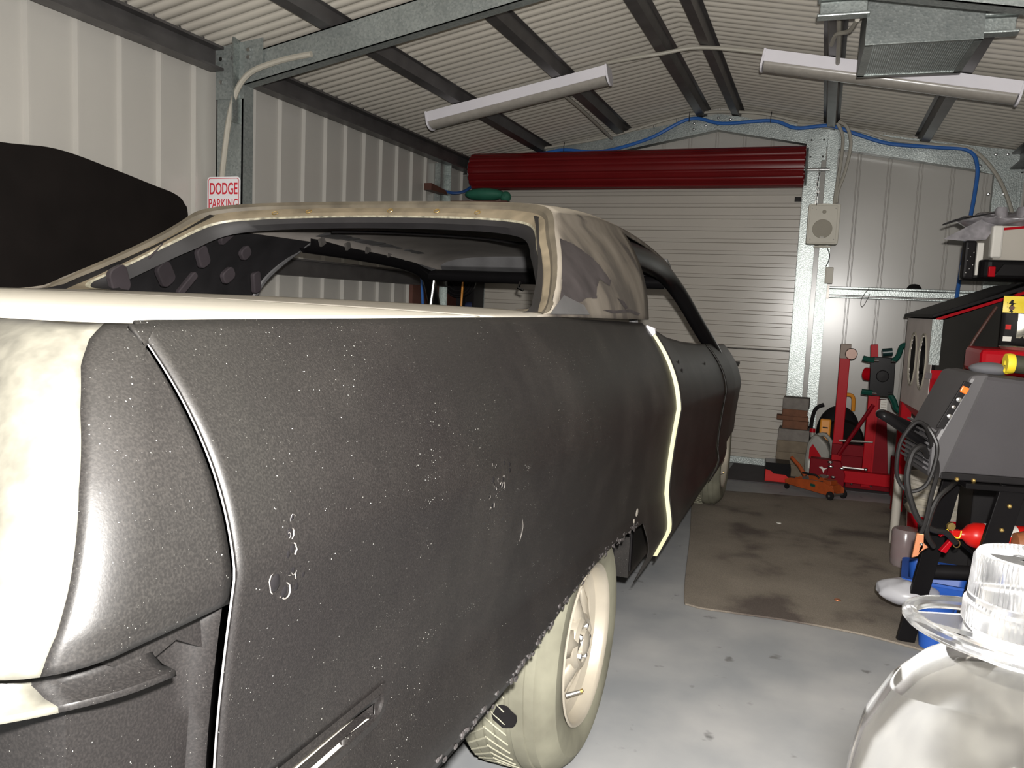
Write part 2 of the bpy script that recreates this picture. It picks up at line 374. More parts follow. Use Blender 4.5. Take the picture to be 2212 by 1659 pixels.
# cream gable filler blocks under the last corrugations (foam closure strip)
for i, (xa, xb) in enumerate(((XL+.3, AP-.15), (AP+.15, XR-.1))):
    t = MB(); k = 9
    for j in range(k):
        a, b_ = lerp(xa, xb, j/k)+.008, lerp(xa, xb, (j+1)/k)-.008
        t.prism([(a, zroof(a)-.075), (b_, zroof(b_)-.075), (b_, zroof(b_)-.018), (a, zroof(a)-.018)], lambda x, z, y: (x, y, z), YB-.035, YB-.012)
    struct(obj('trim_%d' % (i+2), t, M_CONDUIT, bevel=.004))

# purlins: top-hat sections running to the back wall
def purlin(x, label, y0=Y0, y1=YB-.03, wd=.075, dp=.062):
    zt = zroof(x)-.012; s = -SL if x > AP else SL
    prof = [(-wd*.75, 0), (-wd*.5, 0), (-wd*.36, -dp), (wd*.36, -dp), (wd*.5, 0), (wd*.75, 0), (wd*.75, .003), (wd*.47, .003), (wd*.33, -dp+.003), (-wd*.33, -dp+.003), (-wd*.47, .003), (-wd*.75, .003)]
    m = MB().prism([(x+a, zt+b+a*s) for a, b in prof], lambda X, Z, Y: (X, Y, Z), y0, y1)
    tag(obj('roof_purlin', m, M_PURL), label, 'purlin', 'roof purlins')
purlin(-2.27, 'dark steel roof purlin nearest the left wall, second out from the eave beam')
purlin(-1.61, 'dark steel roof purlin crossing above the middle of the left fluorescent light')
purlin(-.99, 'dark steel purlin just left of the roof ridge')
purlin(-.735, 'dark steel purlin just right of the roof ridge, conduit crossing under it')
purlin(-.05, 'dark steel purlin running behind the left half of the right fluorescent light')
purlin(.57, 'dark steel purlin passing under the bracket right of the heater box')
# eave purlins
def eave(x, y0, y1, label):
    s = 1 if x < AP else -1
    m = MB().box((x+s*.04, (y0+y1)/2, zroof(x)-.075), (.03, y1-y0, .12)).box((x+s*.065, (y0+y1)/2, zroof(x)-.13), (.08, y1-y0, .012)).box((x+s*.065, (y0+y1)/2, zroof(x)-.03), (.08, y1-y0, .012))
    for k in range(int((y1-y0)/.152)):
        m.box((x+s*.075, y0+.1+k*.152, zroof(x)-.02), (.006, .006, .03))
    tag(obj('eave_beam', m, M_PURL), label, 'beam', 'eave beams')
eave(XL+.02, Y0, 3.26, 'dark steel eave beam on the left wall, near side of the post')
eave(XL+.02, 3.42, YB-.02, 'dark steel eave beam on the left wall, far side of the post')
eave(XR-.02, 1.6, YB-.02, 'dark steel eave beam on the right wall')
# wall girts
for x, z, lab in ((XL+.045, 1.33, 'dark steel girt crossing the left wall, seen through the car windows'),):
    m = MB().box((x, 4.0, z), (.05, 5.1, .10)).box((x+.03, 4.0, z+.045), (.05, 5.1, .01)).box((x+.03, 4.0, z-.045), (.05, 5.1, .01))
    tag(obj('wall_girt', m, M_PURL), lab, 'girt', 'wall girts')
m = MB().box((.55, YB-.05, 1.365), (1.06, .05, .045)).box((.55, YB-.05, 1.398), (1.06, .06, .018)).box((.55, YB-.05, 1.328), (1.06, .06, .014))
o = tag(obj('wall_girt', m, M_GBRIGHT, bevel=.004), 'bright galvanised girt across the back wall, level with the small junction box', 'girt', 'wall girts')
obj('end_bracket', MB().box((.022, YB-.07, 1.365), (.018, .05, .10)), M_STEEL, o)

# portal frame near the camera: left post + rafters
YP = 3.35
t = thing('portal_frame', 'grey-green galvanised post and rafter frame at the left wall, with knee bolts', 'frame', (XL, YP, 0))
def C_post(x0, x1, y0, y1, z1): return MB().box(((x0+x1)/2-XL, y0-YP+.003, z1/2), (x1-x0, .006, z1)).box((x1-XL-.003, (y0+y1)/2-YP, z1/2), (.006, y1-y0, z1)).box((x0-XL+.003, (y0+y1)/2-YP, z1/2), (.006, y1-y0, z1))
obj('post', C_post(XL+.03, XL+.19, YP-.03, YP+.05, 2.34), M_GGREEN, t)
def raft(xa, xb, y, dz, th, topoff=.075):
    m = MB()
    f = lambda x, z, yy: (x-XL, yy-YP, z)
    z = lambda x: zroof(x)-topoff
    m.prism([(xa, z(xa)), (xb, z(xb)), (xb, z(xb)-dz), (xa, z(xa)-dz)], f, y-th, y-th+.005)
    m.prism([(xa, z(xa)-dz), (xb, z(xb)-dz), (xb, z(xb)-dz+.006), (xa, z(xa)-dz+.006)], f, y-th, y+.04)
    m.prism([(xa, z(xa)), (xb, z(xb)), (xb, z(xb)-.006), (xa, z(xa)-.006)], f, y-th, y+.04)
    return m
obj('rafter', raft(XL+.06, AP, YP, .145, .02), M_GGREEN, t)
obj('rafter', raft(AP, XR-.05, YP, .145, .02), M_GGREEN, t)
k = MB().prism([(XL+.03, 2.37), (XL+.31, 2.40), (XL+.31, 2.27), (XL+.2, 2.22), (XL+.2, 2.12), (XL+.03, 2.12)], lambda x, z, y: (x-XL, y-YP, z), YP-.036, YP-.031)
obj('knee_plate', k, M_GGREEN, t)
obj('stiffener', MB().box((.17, -.055, 2.20), (.008, .05, .40)), M_GALV, t)
for x, z in ((.07, 2.31), (.14, 2.31), (.235, 2.31), (.235, 2.345), (.07, 2.2)):
    obj('bolt', MB().lathe([(.001, -.012), (.011, -.012), (.011, 0)], (x, -.038, z), 'y', 6), M_CHROME, t)
obj('post', C_post(XR-.19, XR-.03, YP-.03, YP+.05, 2.34), M_GGREEN, t)

# back portal frame
YG = 6.46
t = thing('end_frame', 'bright galvanised gable rafter frame bolted along the top of the back wall', 'frame', (0, YG, 0))
m = MB(); f = lambda x, z, y: (x, y-YG, z)
zt = lambda x: interp(x, [XL+.05, AP, XR-.1], [2.36, 2.675, 2.36]); zb = lambda x: interp(x, [XL+.05, AP-.15, AP, AP+.15, XR-.24], [2.185, 2.53, 2.56, 2.53, 2.215])
for xa, xb in ((XL+.05, -1.5), (-1.5, AP-.15), (AP-.15, AP), (AP, AP+.15), (AP+.15, 0), (0, XR-.24), (XR-.24, XR-.04)):
    za, zc_ = (zb(xa), zb(xb)) if xb < XR-.1 else (2.215, 2.215)
    m.prism([(xa, zt(xa)), (xb, zt(xb)), (xb, zc_), (xa, za)], f, YG, YG+.006)
    m.prism([(xa, za), (xb, zc_), (xb, zc_+.007), (xa, za+.007)], f, YG-.03, YG+.05)
obj('rafter', m, M_GBRIGHT, t)
m = MB().box((XR-.13, .003, 1.10), (.17, .006, 2.22)).box((XR-.215, 0, 1.10), (.008, .06, 2.2)).box((XR-.045, 0, 1.10), (.008, .06, 2.2))
obj('corner_post', m, M_GBRIGHT, t)
obj('corner_post', MB().box((XL+.11, .003, 1.1), (.15, .006, 2.2)), M_GBRIGHT, t)
obj('knee_plate', MB().prism([(.86, 2.39), (XR-.06, 2.33), (XR-.06, 2.0), (XR-.2, 2.0), (XR-.22, 2.2), (.86, 2.25)], lambda x, z, y: (x, y, z), -.008, -.002), M_GBRIGHT, t)
obj('apex_plate', MB().prism([(-1.08, 2.645), (AP, 2.68), (-.64, 2.645), (-.66, 2.54), (AP, 2.57), (-1.06, 2.54)], lambda x, z, y: (x, y, z), -.008, -.002), M_GBRIGHT, t)
for x, z in ((-1.04, 2.57), (-1.04, 2.615), (-.95, 2.595), (-.95, 2.635), (-.86, 2.60), (-.86, 2.65), (-.77, 2.595), (-.77, 2.635), (.93, 2.26), (1.02, 2.335), (1.09, 2.335), (1.0, 2.07), (1.09, 2.07)):
    obj('bolt', MB().lathe([(.001, -.018), (.007, -.017), (.011, -.008), (.012, 0)], (x, -.006, z), 'y', 12), M_CHROME, t, smooth=True)
# door jamb post (C-section, two faces)
t = thing('door_post', 'tall bright galvanised post at the right side of the roller door', 'post', (-.1, 6.44, 0))
obj('flange_left', MB().box((-.055, 0, 1.245), (.105, .006, 2.49)), M_GBRIGHT, t, bevel=.001)
obj('flange_right', MB().box((.075, -.03, 1.26), (.075, .006, 2.52)), M_GBRIGHT, t, bevel=.001)
obj('web', MB().box((.0, 0, 1.25), (.006, .10, 2.5)).box((.11, .01, 1.25), (.006, .08, 2.5)), M_GALV, t)
obj('drum_plate', MB().box((-.03, -.012, 2.40), (.12, .006, .17)), M_GBRIGHT, t)
for x, z in ((-.075, 2.46), (.01, 2.46), (-.075, 2.34), (.01, 2.34)): obj('bolt', MB().sphere((x, -.018, z), .008, 8, 6), M_CHROME, t, smooth=True)
# ------------------------------------------------------------------ roller door
t = thing('door_1', 'roller door', 'roller door', (0, 6.5, 0)); struct(t)
st = []; z = .03; per = .0905
while z < 2.2:
    st += [(z, 0), (z+.052, 0), (z+.0565, -.012), (z+.082, -.012), (z+.0865, 0)]; z += per
rows = [[(x, d, zz) for zz, d in st] for x in (-2.84, -.205)]
obj('curtain', MB().grid(rows), M_DOOR, t)
obj('bottom_bar', MB().box((-1.52, -.005, .03), (2.64, .03, .055)), M_GALV, t, bevel=.004)
obj('lock_rail', MB().tube([(-2.8, -.02, .905), (-.21, -.02, .905)], .007, 8), M_CHROME, t, smooth=True)
obj('guide', MB().box((-.20, -.03, 1.07), (.028, .05, 2.14)), M_GBRIGHT, t, bevel=.003)
obj('guide', MB().box((-2.85, -.03, 1.07), (.03, .05, 2.14)), M_GALV, t)
dr = MB(); pr = []; 
for k in range(96):
    a = 2*PI*k/96; r = .147-.012*(1 if (k % 12) in (4, 5) else 0)-.006*(1 if (k % 12) in (10,) else 0); pr.append((r, a))
dc = (-.22, 2.245)
dr.grid([[(x, dc[0]+r*math.cos(a), dc[1]+r*math.sin(a)) for r, a in pr] for x in (-2.80, -.205)], closed=True)
obj('drum', dr, M_MAROON, t, smooth=True, ang=50)
for x in (-2.81, -.197):
    obj('drum_flange', MB().lathe([(.02, 0), (.132, 0), (.135, .006), (.132, .012), (.02, .012)], (x, dc[0], dc[1]), 'x', 40), M_GALV, t, smooth=True)
obj('axle', MB().tube([(-2.9, dc[0], dc[1]-.02), (-.035, dc[0], dc[1]-.02)], .012, 10), M_CHROME, t, smooth=True)
obj('stop_clip', MB().box((-.24, -.03, 2.04), (.045, .03, .03)), M_BLK, t)
# hanging chain
ch = MB()
for k in range(16):
    a = RZ(PI/2*(k % 2)); p = Vector((-.105+.004*math.sin(k), 6.27, 2.21-.018*k))
    ring = [p+a @ Vector((.007*math.cos(q*PI/4), 0, .013*math.sin(q*PI/4))) for q in range(8)]
    ch.tube(ring, .0028, 5, closed=True)
tag(obj('chain', ch, M_CHROME, smooth=True), 'short bright chain hanging from the roller door axle', 'chain')

# ------------------------------------------------------------------ ceiling lights
def light_fit(xa, xb, y, label):
    mx = (xa+xb)/2; L_ = math.hypot(xb-xa, zroof(xb)-zroof(xa)); ang = math.atan2(zroof(xb)-zroof(xa), xb-xa)
    t = thing('fluorescent_light', label, 'light', (mx, y, zroof(mx)-.078), 0, 'fluorescent ceiling lights'); t.rotation_euler = (0, -ang, 0)
    obj('housing', MB().prism([(-.06, 0), (-.06, -.062), (.06, -.062), (.06, 0)], lambda a, b, h: (h, a, b), -L_/2, L_/2), M_WHITE, t)
    df = [(-.055, -.055)]+[(-.055*math.cos(PI*k/10), -.068-.034*math.sin(PI*k/10)) for k in range(11)]+[(.055, -.055)]
    obj('diffuser', MB().prism(df, lambda a, b, h: (h, a, b), -L_/2+.012, L_/2-.012), M_DIFF, t, smooth=True)
    for s in (-1, 1):
        ec = [(-.064, .004), (-.064, -.068)]+[(-.060*math.cos(PI*k/8), -.07-.038*math.sin(PI*k/8)) for k in range(1, 8)]+[(.064, -.068), (.064, .004)]
        obj('end_cap', MB().prism(ec, lambda a, b, h: (h, a, b), s*L_/2-.006, s*L_/2+.006), M_WHITE, t, bevel=.002)
light_fit(-2.49, -1.31, 4.83, 'white fluorescent batten light hanging left of the roof ridge')
light_fit(-.40, .83, 4.72, 'white fluorescent batten light right of the ridge, behind the metal heater box')
# conduits
def pipe(name, pts, r, m, label, cat, n=8, grp=None): return tag(obj(name, MB().tube(smooth_path(pts, n), r, 8), m, smooth=True), label, cat, grp)
pipe('conduit', [(-1.31, 4.80, 2.62), (-1.1, 4.76, 2.63), (-.98, 4.76, 2.64), (-.8, 4.76, 2.66), (-.62, 4.75, 2.64), (-.40, 4.74, 2.60)], .011, M_CONDUIT, 'grey conduit joining the two fluorescent lights under the ridge', 'conduit')
pipe('conduit', [(-1.66, 4.87, 2.51), (-1.67, 5.05, 2.53), (-1.67, 5.6, 2.53), (-1.66, 6.35, 2.50)], .012, M_CONDUIT, 'grey conduit running back beside the purlin from the left light', 'conduit')
pipe('conduit', [(XL+.1, YP-.06, 1.35), (XL+.09, YP-.06, 1.62), (XL+.10, YP-.06, 1.8), (XL+.15, YP-.06, 2.08), (XL+.24, YP-.06, 2.22), (XL+.42, YP-.06, 2.275), (XL+.6, YP-.05, 2.30)], .014, M_CONDUIT, 'pale conduit climbing the near left post and bending along the rafter', 'conduit')
pipe('conduit', [(-.01, 6.35, 2.56), (.035, 6.35, 2.46), (.035, 6.35, 2.27), (.02, 6.36, 2.10), (.015, 6.37, 1.98)], .012, M_CONDUIT, 'grey conduit loop dropping beside the door post, left one', 'conduit')
pipe('conduit', [(0, 6.34, 2.57), (.06, 6.33, 2.52), (.092, 6.33, 2.40), (.07, 6.35, 2.22), (.035, 6.36, 2.09), (.03, 6.37, 2.0)], .012, M_CONDUIT, 'grey conduit loop dropping beside the door post, outer right one', 'conduit')
pipe('conduit', [(-.28, 6.42, 2.575), (-.1, 6.40, 2.55), (.12, 6.40, 2.52), (.34, 6.40, 2.45), (.64, 6.40, 2.40), (.86, 6.39, 2.36), (1.01, 6.38, 2.21), (1.11, 6.38, 2.02), (1.155, 6.38, 1.84), (1.16, 6.38, 1.5)], .013, M_CONDUIT, 'grey conduit along the back right rafter down the corner post', 'conduit')
pipe('conduit', [(-2.75, 6.42, 2.38), (-2.2, 6.42, 2.46), (-1.7, 6.42, 2.53), (-1.08, 6.41, 2.675), (-.6, 6.41, 2.67), (-.28, 6.42, 2.60)], .011, M_CONDUIT, 'grey conduit along the back left rafter above the blue hose', 'conduit')
pipe('conduit', [(-.03, 4.70, 2.50), (-.03, 4.3, 2.50), (-.035, 3.9, 2.49)], .011, M_CONDUIT, 'grey conduit beside the purlin left of the heater box', 'conduit')
pipe('air_hose', [(-2.78, 6.4, 2.33), (-2.5, 6.4, 2.38), (-2.22, 6.4, 2.412), (-2.06, 6.4, 2.432), (-1.75, 6.4, 2.412), (-1.38, 6.4, 2.50), (-1.068, 6.4, 2.64), (-.82, 6.4, 2.597), (-.47, 6.4, 2.605), (-.288, 6.4, 2.546), (-.06, 6.38, 2.55), (.124, 6.39, 2.488), (.342, 6.4, 2.418), (.638, 6.4, 2.385), (.839, 6.39, 2.358), (.905, 6.38, 2.25), (.908, 6.39, 2.06), (.89, 6.4, 1.81), (.87, 6.42, 1.45), (.86, 6.42, 1.2)], .0135, M_HOSE, 'blue air hose draped along the back wall rafters and down the right', 'hose')
pipe('air_hose', [(-2.86, 5.75, 2.03), (-2.84, 5.95, 2.03), (-2.83, 6.15, 2.07), (-2.84, 6.35, 2.15)], .012, M_HOSE, 'short blue hose on the left wall below the end of the drum', 'hose')
for i, p in enumerate(((-2.06, 6.385, 2.44), (-1.068, 6.385, 2.645), (-.47, 6.385, 2.62), (.0, 6.365, 2.555))):
    tag(obj('cable_tie', MB().tube([(p[0], p[1]-.012, p[2]-.035), (p[0], p[1]-.016, p[2]+.01), (p[0]+.003, p[1]-.012, p[2]+.045)], .003, 5), M_BLK), ('black cable tie on the back rafter holding the blue hose, ' + ('leftmost', 'left of the apex plate', 'right of the apex plate', 'beside the door post')[i]), 'cable tie', 'cable ties on the blue hose')

# ------------------------------------------------------------------ heater box under the ceiling
t = thing('heater_box', 'galvanised sheet metal box with mesh underside hanging from the roof', 'heater', (.29, 3.72, 2.30), .03)
x0, x1 = -.215, .215
obj('casing', MB().add([(x0, 0, 0), (x1, 0, 0), (x1, .47, 0), (x0, .47, 0), (x0, 0, .23), (x1, 0, .19), (x1, .47, .19), (x0, .47, .23)], [(0, 4, 5, 1), (0, 3, 7, 4), (1, 5, 6, 2), (3, 2, 6, 7), (4, 7, 6, 5)]), galv('heater_sheet', .55, .5, .4), t, solid=.002)
def bar2(mb, a0, b0, a1, b1, z=0, h=.004): mb.box(((a0+a1)/2, (b0+b1)/2, z), (abs(a1-a0), abs(b1-b0), h))
fr = MB(); bar2(fr, x0, -.006, x1, .012); bar2(fr, x0, .45, x1, .476); bar2(fr, x0, 0, x0+.03, .47); bar2(fr, x1-.03, 0, x1, .47)
obj('front_frame', fr, M_GALV, t)
ms = MB()
for k in range(44): xx = lerp(x0+.03, x1-.03, k/44); bar2(ms, xx, .01, xx+.0045, .455, .002, .002)
for k in range(44): yy = lerp(.012, .452, k/44); bar2(ms, x0+.03, yy, x1-.03, yy+.005, .0035, .002)
obj('mesh_grille', ms, M_GALV, t)
obj('backing', MB().box((0, .235, .05), (.42, .46, .004)), mat('heater_dark', (.16, .16, .145), .6), t)
def brk(x0, x1, y, z): return MB().box(((x0+x1)/2, y, z), (x1-x0, .05, .05)).box(((x0+x1)/2, y-.02, z+.034), (x1-x0+.02, .06, .012)).box(((x0+x1)/2, y-.02, z-.034), (x1-x0+.02, .06, .012))
obj('hanger_bracket', brk(-.40, -.217, .0, .15), M_GBRIGHT, t, bevel=.004)
obj('hanger_bracket', brk(.217, .33, .05, .06), M_GBRIGHT, t, bevel=.004)
for x, y, z in ((-.36, 0, .15), (-.27, 0, .15), (.28, .05, .06)):
    obj('hanger_rod', MB().tube([(x, y, z), (x, y, .30 if x < 0 else .19)], .006, 8), M_CHROME, t)
obj('flex', MB().tube(smooth_path([(-.25, .05, .12), (-.27, .25, .14), (-.32, .42, .18), (-.335, .6, .19)], 6), .010, 8), M_CONDUIT, t, smooth=True)

# ------------------------------------------------------------------ sign on the left post
t = thing('parking_sign', 'white sheet metal sign with red DODGE PARKING lettering on the left post', 'sign', (-2.80, 3.26, 1.63))
rr = lambda w_, h_, r_: [(sx*(w_/2-r_)+r_*math.cos(a), sy*(h_/2-r_)+r_*math.sin(a)) for sx, sy, a0 in ((1, 1, 0), (-1, 1, PI/2), (-1, -1, PI), (1, -1, 1.5*PI)) for a in [a0+PI/2*k/5 for k in range(6)]]
obj('plate', MB().prism(rr(.20, .30, .018), lambda x, z, y: (x, y, z-.045), -.0015, .0015), M_SIGN, t)
o_, i_ = rr(.188, .288, .014), rr(.182, .282, .012)
b = MB(); n = len(o_); b.add([(x, -.0022, z-.045) for x, z in o_]+[(x, -.0022, z-.045) for x, z in i_], [(k, (k+1) % n, n+(k+1) % n, n+k) for k in range(n)]); obj('border', b, M_SIGNRED, t)
MT = lambda z: Matrix.Translation((0, -.0025, z)) @ Matrix.Rotation(PI/2, 4, 'X') @ Matrix.Scale(.62, 4, (1, 0, 0))
text('lettering', 'DODGE', .078, M_SIGNRED, t, MT(.045), .0012)
text('lettering', 'PARKING', .070, M_SIGNRED, t, MT(-.028), 0)
text('lettering', 'ONLY', .070, M_SIGNRED, t, MT(-.10), 0)

# ------------------------------------------------------------------ back wall fittings
t = thing('wall_speaker', 'cream box loudspeaker mounted on the door post', 'speaker', (-.05, 6.33, 1.84), .05)
cb = MB(); 
def rrp(w_, h_, r_): return rr(w_, h_, r_)
cb.prism(rrp(.215, .285, .014), lambda x, z, y: (x*(1-.0*y), y, z), -.06, .07); obj('cabinet', cb, M_SPK, t, bevel=.004)
obj('front', MB().prism(rrp(.185, .262, .01), lambda x, z, y: (x-.004, y, z), -.066, -.058), M_SPK, t, bevel=.002)
obj('woofer_grille', MB().lathe([(.001, -.072), (.066, -.070), (.068, -.064)], (-.005, 0, -.035), 'y', 36), M_SPKG, t, smooth=True)
obj('tweeter', MB().lathe([(.001, -.070), (.012, -.070), (.014, -.065)], (.0, 0, .085), 'y', 20), M_SPKG, t, smooth=True)
obj('badge', MB().box((-.005, -.073, -.095), (.025, .003, .006)), M_PAPER, t)
for x in (-.082, .076):
    for z in (-.11, .11): obj('screw', MB().lathe([(.001, -.069), (.0035, -.069), (.004, -.065)], (x, 0, z), 'y', 8), M_GREYPL, t)
obj('bracket', MB().box((.01, .045, -.155), (.12, .05, .012)).box((.01, .075, 0), (.05, .03, .32)), M_SPK, t)
obj('lead', MB().tube(smooth_path([(.04, .06, -.15), (.065, .06, -.21), (.06, .06, -.26), (.045, .08, -.30)], 6), .0035, 6), M_CABLE, t)
t = thing('junction_box', 'small grey junction box below the speaker on the post', 'box', (.02, 6.40, 1.48))
obj('case', MB().box((0, 0, 0), (.055, .05, .12)), M_SPK, t, bevel=.004); obj('lid', MB().box((.004, -.028, 0), (.048, .006, .112)), M_SPK, t, bevel=.002)
tag(obj('cap', MB().lathe([(.001, .035), (.03, .03), (.045, .012), (.05, 0), (.001, 0)], (.60, 6.50, 1.407), 'z', 24), M_BLK, smooth=True), 'small round black cap resting on the back wall girt', 'cap')
tag(obj('wire_hook', MB().tube(smooth_path([(.30, 6.485, 1.40), (.26, 6.48, 1.33), (.255, 6.48, 1.28), (.27, 6.48, 1.265), (.30, 6.48, 1.33), (.31, 6.485, 1.36)], 6), .0025, 6), M_STEEL), 'thin bent wire hook hanging off the back wall girt', 'hook')
tag(obj('wall_post', MB().box((XL+.03, 5.86, 1.12), (.05, .12, 2.24)).box((XL+.06, 5.92, 1.12), (.06, .006, 2.24)), M_GALV), 'slim galvanised post on the left wall near the roller door', 'post')
tag(obj('timber_offcut', MB().prism([(-.10, 0), (.10, 0), (.08, .03), (-.10, .05)], lambda x, z, y: (XL+.12+y, 5.6+x*1.4, 1.985+z), -.03, .03), M_BROWN), 'brown timber offcut sticking up at the far left wall above the car roof', 'timber')
# shelf unit at far left, seen through the car windows
t = thing('storage_rack', 'dark storage rack by the left end of the roller door, seen through the car', 'rack', (-2.77, 6.12, 0))
obj('side_panel', MB().box((-.12, 0, .985), (.015, .2, 1.97)), M_BROWN, t); obj('side_panel', MB().box((.115, 0, .74), (.015, .2, 1.48)), M_BLK, t)
obj('back_panel', MB().box((0, .10, .74), (.24, .012, 1.48)), M_BLK, t)
for z in (.05, .6, 1.00): obj('shelf', MB().box((0, 0, z), (.22, .2, .015)), M_BROWN, t)
obj('shelf', MB().box((.14, -.05, 1.965), (.50, .18, .015)), M_BROWN, t)
tag(obj('brown_panel', MB().box((XL+.05, 5.60, 1.22), (.03, .44, .50)), M_BROWN), 'reddish-brown board on the left wall, seen through the car left of the round black fan', 'board')
fa = thing('black_fan', 'round black ribbed fan on the rack behind the car, seen through its windows', 'fan', (-2.755, 5.95, 1.345))
for r in (.03, .06, .09, .12, .14): obj('guard_ring', MB().tube([(r*math.cos(a*PI/16), -.02, r*math.sin(a*PI/16)) for a in range(32)], .004, 5, closed=True), M_BLK, fa)
obj('body', MB().lathe([(.001, .05), (.14, .04), (.15, 0), (.14, -.005), (.001, -.008)], (0, 0, 0), 'y', 28), M_GLOSSBLK, fa, smooth=True)
obj('bracket', MB().box((0, .05, -.10), (.06, .04, .30)), M_BLK, fa)
tag(obj('cloth_bundle', MB().sphere((-2.705, 6.07, 1.09), .065, 14, 9, (1.0, .9, 1.25)), M_NAVY, smooth=True), 'navy cloth bundle on the rack shelf behind the car', 'cloth')
tag(obj('yellow_stick', MB().tube([(-2.70, 5.80, .01), (-2.705, 5.92, 1.33)], .009, 8), M_YORANGE), 'thin orange-yellow stick leaning upright before the rack, seen through the car', 'stick')
tag(obj('blue_stick', MB().tube([(-2.62, 5.25, .01), (-2.76, 5.30, 1.42)], .010, 8), M_HOSE), 'thin blue stick leaning upright by the left wall, seen through the car', 'stick')
tag(obj('green_bundle', MB().sphere((-2.60, 6.05, 2.03), .12, 16, 10, (1.45, .7, .42)).sphere((-2.42, 6.05, 2.01), .045, 10, 8), M_GREEN2, smooth=True), 'green fabric bundle on the rack below the left end of the maroon drum', 'bundle')


# ================================================================== the car (local axes: x right, y forward, z up; origin under rear axle)
car = thing('car', 'stripped black-primed two-door hardtop car body, pale boot deck, no glass', 'car', (-1.43, 1.955, 0), -.01)
def zc(v): return interp(v, [-1.6, -1.2, -.2, .9, 2.7, 4.1], [.935, .93, .872, .84, .755, .70])
def zl(v): return interp(v, [-1.6, -.9, .94, 3.3, 4.1], [.69, .64, .53, .42, .40])
def zs(v): return interp(v, [-1.6, -1.35, -.2, .8, .9, 1.2, 1.6, 2.1, 2.7, 3.2, 4.1], [1.15, 1.156, 1.157, 1.135, 1.115, 1.075, 1.045, 1.02, 1.0, .985, .93])
def tp(v): return interp(v, [-1.6, -1.3, 2.8, 3.3, 4.2], [.004, 0, 0, .02, .14])
def us(z, v):
    c, l, s_ = zc(v), zl(v), zs(v)
    if z >= c: t = min(1, (z-c)/max(.01, s_-c)); u = .968-(.968-.845)*(.22*t+.78*t**2.2)
    elif z >= l: t = (c-z)/(c-l); u = .968-.024*math.sin(t*PI/2)
    else: u = .944+.018*min((l-z)/.10, 1)-max(0, .40-z)*.45
    return u-tp(v)
def zb(v):
    if v < -.62: return .505
    if v < .50: return .505+.045*math.cos((v-.0)/.62*PI/2)**1 if abs(v) < .62 else .505
    if v < .56: return lerp(.535, .44, (v-.50)/.06)
    if v < .62: return lerp(.44, .30, (v-.56)/.06)
    if v < 2.66: return .285
    if v < 2.74: return lerp(.285, .45, (v-2.66)/.08)
    if v < 3.50: return .45
    if v < 3.6: return lerp(.45, .33, (v-3.5)/.1)
    return .33
def panel(v0, v1, side=1, off=lambda v: 0, dv=.025, hole=None, zmin=0):
    nv = max(2, int(round((v1-v0)/dv))); rows = []
    for i in range(nv+1):
        v = lerp(v0, v1, i/nv); row = []
        za, zl_, zc_, zs_ = max(zmin, zb(v)), zl(v), zc(v), zs(v)
        if za > zl_-.01: zl_ = za+.01
        for a, b_, n_ in ((za, zl_, 12), (zl_, zc_, 14), (zc_, zs_, 18)):
            for k in range(n_):
                z = lerp(a, b_, k/n_); row.append((side*(us(z, v)+off(v)), v, z))
        z = zs_; row.append((side*(us(z, v)+off(v)), v, z))
        rows.append(row)
    return MB().grid(rows, hole)
DG, SG = .895, -1.372         # door gap and rear seam
slot = lambda p: -1.345 < p.y < -1.075 and .652 < p.z < .682
for s in (1, -1):
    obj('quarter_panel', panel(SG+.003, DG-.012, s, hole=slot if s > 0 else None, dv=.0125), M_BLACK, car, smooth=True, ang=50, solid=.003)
    dof = lambda v: -.008+.022*max(0, 1-(v-DG)/1.3) if s > 0 else 0
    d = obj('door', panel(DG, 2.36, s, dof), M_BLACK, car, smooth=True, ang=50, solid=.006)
    if s > 0:
        for v, z in ((1.06, .985), (1.06, .955), (1.84, .935)):
            obj('handle_hole', MB().sphere((us(z, v)+dof(v)+.001, v, z), .012, 10, 8, (.25, 1.0, 1.5)), M_GLOSSBLK, d, smooth=True)
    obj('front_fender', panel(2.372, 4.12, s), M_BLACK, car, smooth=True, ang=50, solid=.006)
# rear face of the proud door edge: cream jamb strip
rows = []
for k in range(40):
    z = lerp(.30, 1.108, k/39); u0 = us(z, DG); dd = .006*math.sin(z*19)*(z < .9)
    rows.append([(u0-.012+dd*.3, DG-.010, z), (u0+.004+dd, DG-.008, z), (u0+.015, DG-.003, z)])
obj('door_jamb_strip', MB().grid(rows), M_CREAM, car, smooth=True)['label'] = 'cream painted edge strip of the door'
obj('striker_tab', MB().prism([(0, 0), (.03, -.01), (.034, -.03), (.01, -.05), (.0, -.03)], lambda x, z, y: (.845+x, y, 1.128+z), DG-.02, DG), M_WHITE, car, bevel=.002)
rows = [[(us(z, SG)-.0035, SG+.0025, z), (us(z, SG)-.0005, SG+.002, z)] for z in [lerp(.62, 1.15, k/50) for k in range(51)]]
obj('seam_edge', MB().grid(rows), mat('flash_lit_edge', (.22, .21, .21), .4, metal=.3, var=.2, vscale=40), car, smooth=True)['label'] = 'panel edge at the rear seam, coloured pale as if catching the flash'  # pale colour stands in for flash light caught on the panel edge
